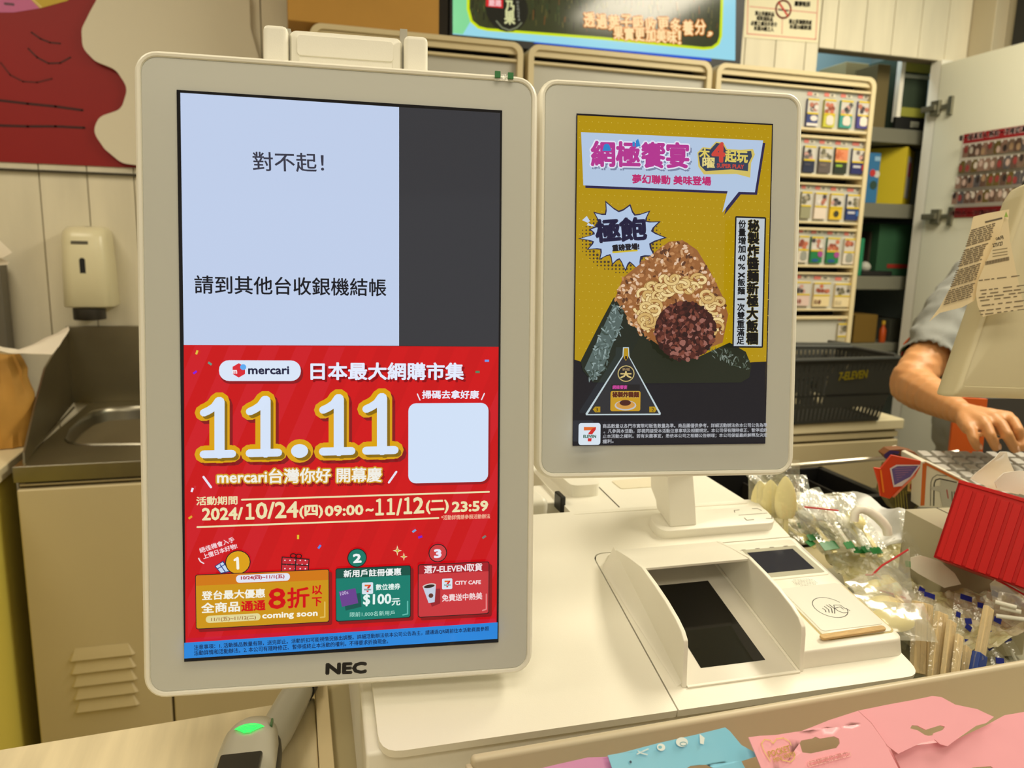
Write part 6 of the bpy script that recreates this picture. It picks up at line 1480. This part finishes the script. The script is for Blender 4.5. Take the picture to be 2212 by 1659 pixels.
zipbag('clear zip bag with a red seal at the right edge under the napkin box', [(2140, 1262), (2156, 1246), (2230, 1290), (2280, 1330), (2260, 1400), (2150, 1330)], [(2152, 1252), (2190, 1272), (2250, 1306)], .84, 3)
zipbag('clear zip bag with faint pink seal low on the left of the bin', [(1895, 1272), (1960, 1290), (1966, 1320), (1920, 1350), (1890, 1310)], [(1898, 1276), (1925, 1282), (1956, 1292)], .84, 5)
# white plates / cards seen through film
sheet('white_card', 'white rounded card under film in front of the napkin box', 'card', [(1967, 1204), (1990, 1200), (2030, 1212), (2062, 1238), (2076, 1262), (2040, 1270), (1985, 1240), (1968, 1228)], .89, mat('soft_white', (236, 232, 214), .5), .0008, amp=.0015, seed=11)
# chopsticks upright in clear wrap
WOOD = mat('pale_wood', (232, 208, 158), .6, var=.14, vscale=40, aniso=(1, 1, .06), bump=.1, bscale=200); WRB = mat('blue_wrap_print', (20, 60, 150), .4)
cps_ = ((1986, 1300, 1982, 1425, 34, .74, 0, 'leftmost pair, behind the terminal corner'), (2008, 1306, 2004, 1432, 20, .745, 0, 'second from the left, slightly hidden'), (2034, 1324, 2018, 1446, 32, .72, 0, 'third from the left, chest of the cluster'), (2056, 1342, 2040, 1450, 28, .71, 0, 'fourth from the left, next to a short one'),
    (2073, 1372, 2060, 1455, 20, .70, 0, 'shortest pair in the cluster'), (2136, 1312, 2106, 1440, 30, .71, 1, 'rightmost, with blue paper around its foot'), (2090, 1398, 2083, 1450, 22, .72, 0, 'low stub between the short pair and the blue one'))
for i, (xt, yt_, xb, yb2, wd, dep, blue, lb_) in enumerate(cps_):
    dep += .032
    a_, c_ = atD(xb, yb2+30, dep), atD(xt, yt_, dep*1.03); L_ = (c_-a_).length; yv = (c_-a_).normalized(); zv = (-FWD - yv*(-FWD).dot(yv)).normalized(); xv = yv.cross(zv)
    ang = rad(30 if i % 2 else 18); 
    M_ = Matrix.Translation(a_) @ Matrix((xv, yv, zv)).transposed().to_4x4() @ Matrix.Rotation(ang, 4, 'Y')
    o = root('wrapped_chopsticks', 'wooden chopstick pair in clear wrap, %s' % lb_, 'chopsticks', M_, 'wrapped chopsticks in the bin')
    w_ = wd/F*dep
    for s_ in (-1, 1):
        MB().box((s_*w_*.25-w_*.235, 0, -w_*.2), (s_*w_*.25+w_*.235, L_, w_*.2)).build('stick', WOOD, o, bevel=.0008, seg=2)
    film_strip(L_*1.16, w_*1.4, w_*.35, i+80, 14, 4).build('wrapper', FILM, o, T((0, L_*.52, 0)) @ Matrix.Rotation(PI/2, 4, 'Z'))
    if blue:
        MB().box((-w_*.62, 0, -w_*.3), (w_*.62, L_*.36, w_*.3)).build('blue_sleeve', WRB, o, bevel=.001)
# blue tabs of further wrapped sets
bts = ((1991, 1275, 32, 14), (2008, 1287, 18, 24), (2087, 1292, 18, 26), (2118, 1308, 12, 13), (2149, 1283, 28, 14), (2092, 1342, 0, 14), (2092, 1356, 40, 15), (2090, 1388, 10, 12), (2155, 1340, 28, 17), (2141, 1372, 60, 14), (2176, 1380, -20, 16), (2137, 1398, -40, 12), (2160, 1428, 10, 18), (2070, 1328, 20, 10))
blb = ('a slanted square above the first chopsticks', 'the wide one above the second chopsticks', 'wide, above the middle chopsticks', 'between two wide tabs, small and square', 'the highest near the napkin box corner', 'small, above the shortest chopstick pair', 'folded, just above the short chopstick pair', 'tiny, behind the low chopstick stub', 'square, right of the tallest blue sleeved pair', 'steeply tilted, right of the blue sleeved pair', 'near the right edge beneath the straws', 'tilted, low beside the blue sleeve', 'the lowest one by the tray wall', 'hidden between the third and fourth pairs')
for i, (x, y, an, wd) in enumerate(bts):
    dep = .88-.0006*(y-1275); c = atD(x, y, dep); M_ = Matrix.Translation(c) @ Matrix((RT, UP, -FWD)).transposed().to_4x4() @ Matrix.Rotation(rad(-an), 4, 'Z') @ Matrix.Rotation(rad(-22), 4, 'X')
    o = root('wrapped_set', 'clear wrapped cutlery, its blue tab %s' % blb[i], 'wrapped cutlery', M_, 'blue tabbed wrapped sets')
    w_ = wd/F*dep; MB().box((-w_/2, -.0028, -.0003), (w_/2, .0032, .0003)).build('blue_tab', BT, o, smooth=False)
    film_strip(.075, w_*1.7, .006, i+120).build('wrapper', FILM, o, T((0, -.034, -.004)) @ Matrix.Rotation(PI/2, 4, 'Z'))
    MB().tube([(0, -.012, -.006), (.001, -.04, -.012)], .0016, 6).build('white_handle', SPW, o)
for i, (x0, y0, x1, y1) in enumerate(((2150, 1300, 2196, 1312), (2160, 1312, 2206, 1322), (2152, 1330, 2214, 1338))):
    o = root('paper_straw', 'white straw end at the right edge, %s of three' % ('upper', 'middle', 'lower')[i], 'straw', None, 'white straws in the bin'); MB().tube([atD(x0, y0, .80), atD(x1, y1, .79)], .0022, 10).build('straw', SPW, o)
# white oval scoop handle and open carton tray
hd = root('white_scoop', 'white loop handled scoop standing in the bin beside the printer', 'scoop', None)
MB().tube([atD(x, y, .955) for x, y in ((1845, 1126), (1847, 1108), (1853, 1101), (1864, 1100), (1878, 1105), (1895, 1117), (1908, 1130), (1916, 1142), (1918, 1156))], [.005, .0055, .0055, .0055, .0058, .006, .006, .006, .0055], 12).build('loop_handle', WHITE, hd)
card_thing('folded_tray', 'small open grey carton tray among the wrappers', 'carton', [(1826, 1128), (1838, 1124), (1866, 1124), (1884, 1134), (1880, 1140), (1828, 1138)], 1.03, .02, mat('carton_grey', (176, 166, 130), .7))
cup_ = root('ring_handle', 'small cream ring between the terminal corner and the chopsticks', 'ring', None)
MB().tube([atD(x, y, .80) for x, y in ((1952, 1362), (1956, 1356), (1964, 1355), (1972, 1358), (1974, 1366))], .0022, 8).build('ring', SPN, cup_)

# ================================================================== shop worker reaching over
def capsules(chains):
    """tapered overlapping tubes with round ends; remeshed into one skin afterwards"""
    mb = MB()
    for ch in chains:
        pts = [V(c[0]) for c in ch]; rs = [c[1] for c in ch]
        P_, R_ = [], []
        for i in range(len(pts)-1):
            n = max(2, int((pts[i+1]-pts[i]).length/(min(rs[i], rs[i+1])*.7)))
            for k in range(n):
                t = k/n; P_.append(pts[i].lerp(pts[i+1], t)); R_.append(rs[i]+(rs[i+1]-rs[i])*t)
        P_.append(pts[-1]); R_.append(rs[-1])
        for p, r in zip(P_, R_):
            if isinstance(r, tuple): pass
            m = 6; prof = [(max(r*math.sin(PI*k/m), r*.02), -r*math.cos(PI*k/m)) for k in range(m+1)]
            mb.lathe(prof, 12, 0, p)
    return mb
def skinned(name, chains, m_, parent, voxel, smooth_it=6, noise=None, scale=None):
    o = capsules(chains).build(name+'_raw', m_, None, smooth=False)
    md = o.modifiers.new('r', 'REMESH'); md.mode = 'VOXEL'; md.voxel_size = voxel
    ms = o.modifiers.new('s', 'SMOOTH'); ms.iterations = smooth_it; ms.factor = .5
    me = bpy.data.meshes.new_from_object(o.evaluated_get(bpy.context.evaluated_depsgraph_get()))
    bpy.data.objects.remove(o)
    me.name = name
    if noise:
        ns_ = [v.normal.copy() for v in me.vertices]; cs_ = [v.co.copy() for v in me.vertices]; flat = []
        for c, n_ in zip(cs_, ns_): flat += list(c + n_*noise(c))
        me.vertices.foreach_set('co', flat); me.update()
    me.polygons.foreach_set('use_smooth', [True]*len(me.polygons))
    n = bpy.data.objects.new(name, me); COL.objects.link(n); n.parent = parent
    if not me.materials: me.materials.append(m_)
    return n
per = root('person', 'person in grey short sleeved shirt reaching one arm down to the keyboard', 'person')
SK = mat('skin', (206, 148, 96), .5, var=.05, vscale=30, bump=.08, bscale=400); SK.node_tree.nodes['Principled BSDF'].inputs['Subsurface Weight'].default_value = .15
SK.node_tree.nodes['Principled BSDF'].inputs['Subsurface Radius'].default_value = (.01, .004, .002)
A_ = atD
sh = A_(2120, 600, 1.66); el = A_(1968, 832, 1.50); wrp = A_(2078, 893, 1.30)
def dd(x, y, d): return A_(x, y, d)
hand = []
kn = [dd(2092, 925, 1.235), dd(2122, 912, 1.235), dd(2148, 906, 1.24), dd(2176, 902, 1.255)]
# little, ring, middle, index as seen left to right
fing = [[kn[0], dd(2102, 948, 1.215), dd(2111, 966, 1.225)], [kn[1], dd(2140, 942, 1.205), dd(2151, 966, 1.215)], [kn[2], dd(2176, 940, 1.205), dd(2192, 970, 1.215)], [kn[3], dd(2200, 930, 1.215), dd(2210, 966, 1.225)]]
fr_ = [(.0092, .0082, .0072), (.0100, .0090, .0078), (.0106, .0094, .0082), (.0104, .0092, .0080)]
for f, r in zip(fing, fr_): hand.append([(f[0], r[0]), (f[0].lerp(f[1], .5)+V((0, 0, .004)), r[0]*.96), (f[1], r[1]), (f[1].lerp(f[2], .6), (r[1]+r[2])/2), (f[2], r[2])])
for k_, r in zip(kn, (.0115, .0125, .0125, .012)): hand.append([(wrp+V((.006, 0, .002)), .016), (wrp.lerp(k_, .55), .0145), (k_, r)])
hand.append([(kn[0], .0115), (kn[3], .0118)]); hand.append([(wrp.lerp(kn[0], .55), .0135), (wrp.lerp(kn[3], .6), .0145)])
th0 = wrp.lerp(kn[3], .3)+V((.015, -.004, -.010)); hand.append([(th0, .014), (dd(2196, 915, 1.235)+V((0, 0, -.02)), .0115), (dd(2215, 948, 1.21)+V((0, 0, -.012)), .0095)])
torso = [[(sh+V((.17, .03, -.62)), .14), (sh+V((.17, .03, -.2)), .145), (sh+V((.17, .02, -.06)), .12)], [(sh+V((.30, .03, -.62)), .14), (sh+V((.30, .03, -.2)), .145), (sh+V((.28, .02, -.06)), .12)],
   [(sh+V((.02, 0, -.015)), .055), (sh+V((.22, .02, .03)), .06), (sh+V((.42, .03, -.02)), .06)], [(sh+V((.22, .01, .04)), .055), (sh+V((.22, -.01, .14)), .052)],
   [(sh+V((.22, -.025, .20)), .075), (sh+V((.22, -.02, .27)), .082)], [(sh+V((.22, -.09, .16)), .03), (sh+V((.22, -.085, .18)), .04)], [(sh+V((.22, -.112, .212)), .010), (sh+V((.22, -.118, .20)), .013)],
   [(sh+V((.145, -.015, .215)), .013), (sh+V((.145, -.012, .235)), .013)], [(sh+V((.295, -.015, .215)), .013), (sh+V((.295, -.012, .235)), .013)]]
arm = [[(sh, .055), (sh.lerp(el, .5), .046), (el+V((0, 0, .01)), .040)], [(el, .0400), (el.lerp(wrp, .22), .0395), (el.lerp(wrp, .5), .0335), (el.lerp(wrp, .8), .0255), (wrp, .0205)]]
other = [[(sh+V((.44, .02, 0)), .055), (sh+V((.50, -.02, -.28)), .045), (sh+V((.44, -.22, -.36)), .034), (sh+V((.38, -.30, -.36)), .024)], [(sh+V((.38, -.30, -.36)), .024), (sh+V((.355, -.34, -.368)), .020)]]
pw = sh+V((.35, -.36, -.37))
for k_, (dx, ln) in enumerate(((-.030, .062), (-.011, .078), (.008, .082), (.027, .074))):
    a0 = pw+V((dx*.8, -.012, 0)); other.append([(pw+V((dx*.4, .03, 0)), .015), (a0, .0115), (a0+V((dx*.2-.006, -ln*.6, -.004)), .0092), (a0+V((dx*.3-.010, -ln, -.020)), .0078)])
other.append([(pw+V((-.02, .035, 0)), .015), (pw+V((-.052, -.004, -.008)), .0115), (pw+V((-.062, -.036, -.014)), .0092)])
skinned('body', arm+hand+torso+other, SK, per, .0032, 8)
# nails
NL = mat('nail', (238, 190, 160), .3)
for f, r in zip(fing, fr_):
    t = (f[2]-f[1]).normalized(); n = (-FWD*.8+V((0, 0, .5))-t*(-FWD*.8+V((0, 0, .5))).dot(t)).normalized(); c = f[2]+n*r[2]*.88-t*.002; xx = t.cross(n)
    MB().lathe([(.0004, .0009), (.0032, .0007), (.0042, .0001), (.0040, -.0012)], 12).build('finger_nail', NL, per, Matrix.Translation(c) @ Matrix((xx, t*1.35, n)).transposed().to_4x4())
SHT = mat('grey_shirt', (136, 138, 134), .85, var=.05, vscale=20, bump=.25, bscale=700)
hem = sh.lerp(el, .80)
up1 = (el-sh).normalized()
def wrink(c):
    return .010*MN.noise(V((c.x*9, c.y*9, c.z*30))) + .005*MN.noise(c*38) + .007*abs(MN.noise(c*15+V((3, 1, 2))))
grow = lambda ch, k, a: [(p, r*k+a) for p, r in ch]
sleeve = [[(sh+V((.03, 0, .0)), .075), (sh.lerp(el, .4), .068), (hem, .056)]]
tsh = [grow(torso[0], 1.06, .012), grow(torso[1], 1.06, .012), grow(torso[2], 1.0, .016), [(sh+V((.44, .02, 0)), .074), (sh+V((.48, 0, -.16)), .066)]]
shirt = skinned('shirt', sleeve+tsh, SHT, per, .0075, 5, wrink)
# trim the rounded sleeve end to a clean hem
bm = bmesh.new(); bm.from_mesh(shirt.data)
bmesh.ops.delete(bm, geom=[v for v in bm.verts if (v.co-hem).dot(up1) > .004 and (v.co-hem).length < .12], context='VERTS'); bm.to_mesh(shirt.data); bm.free()
md = shirt.modifiers.new('t', 'SOLIDIFY'); md.thickness = .002
# hair
HR = mat('black_hair', (26, 22, 20), .6); skinned('hair', [[(sh+V((.22, .012, .25)), .088), (sh+V((.22, .0, .285)), .086)], [(sh+V((.22, .045, .20)), .066), (sh+V((.22, .045, .15)), .05)]], HR, per, .006, 3)
EY = mat('eye_white', (220, 216, 206), .3)
for s_ in (-1, 1):
    e_ = MB().lathe([(.0005, -.011), (.008, -.008), (.011, 0), (.008, .008), (.0005, .011)], 12).build('eye', EY, per, T(sh+V((.22+s_*.031, -.088, .228))))
    MB().lathe([(.0005, .0), (.004, .0), (.004, .0012), (.0005, .0016)], 10).build('iris', BLACK, e_, T((0, -.0102, 0)) @ Matrix.Rotation(PI/2, 4, 'X'))
MB().tube([sh+V((.195, -.1135, .168)), sh+V((.22, -.121, .165)), sh+V((.245, -.1135, .168))], .004, 8).build('mouth', mat('lips', (176, 96, 84), .5), per)
for i, (x, y, c, rx, ry, an) in enumerate(((1960, 738, (206, 96, 40), .011, .005, -55), (1952, 752, (60, 130, 70), .010, .005, -50), (1947, 763, (200, 60, 40), .005, .0035, -40))):
    d_ = ray(x, y).normalized(); hit, loc, nrm, _ = shirt.ray_cast(EYE, d_)
    if hit:
        n_ = nrm.normalized(); u_ = (V((0, 0, 1))-n_*n_.z).normalized(); r_ = u_.cross(n_)
        MB().prism([(rx*math.cos(a), ry*math.sin(a)) for a in [2*PI*k/12 for k in range(12)]], 0, .0012, 0, Matrix.Translation(loc+n_*.0012) @ Matrix((r_, u_, n_)).transposed().to_4x4() @ Matrix.Rotation(rad(-an), 4, 'Z')).build('sleeve_mark', mat('mark_%d' % i, c, .7), per, smooth=False)
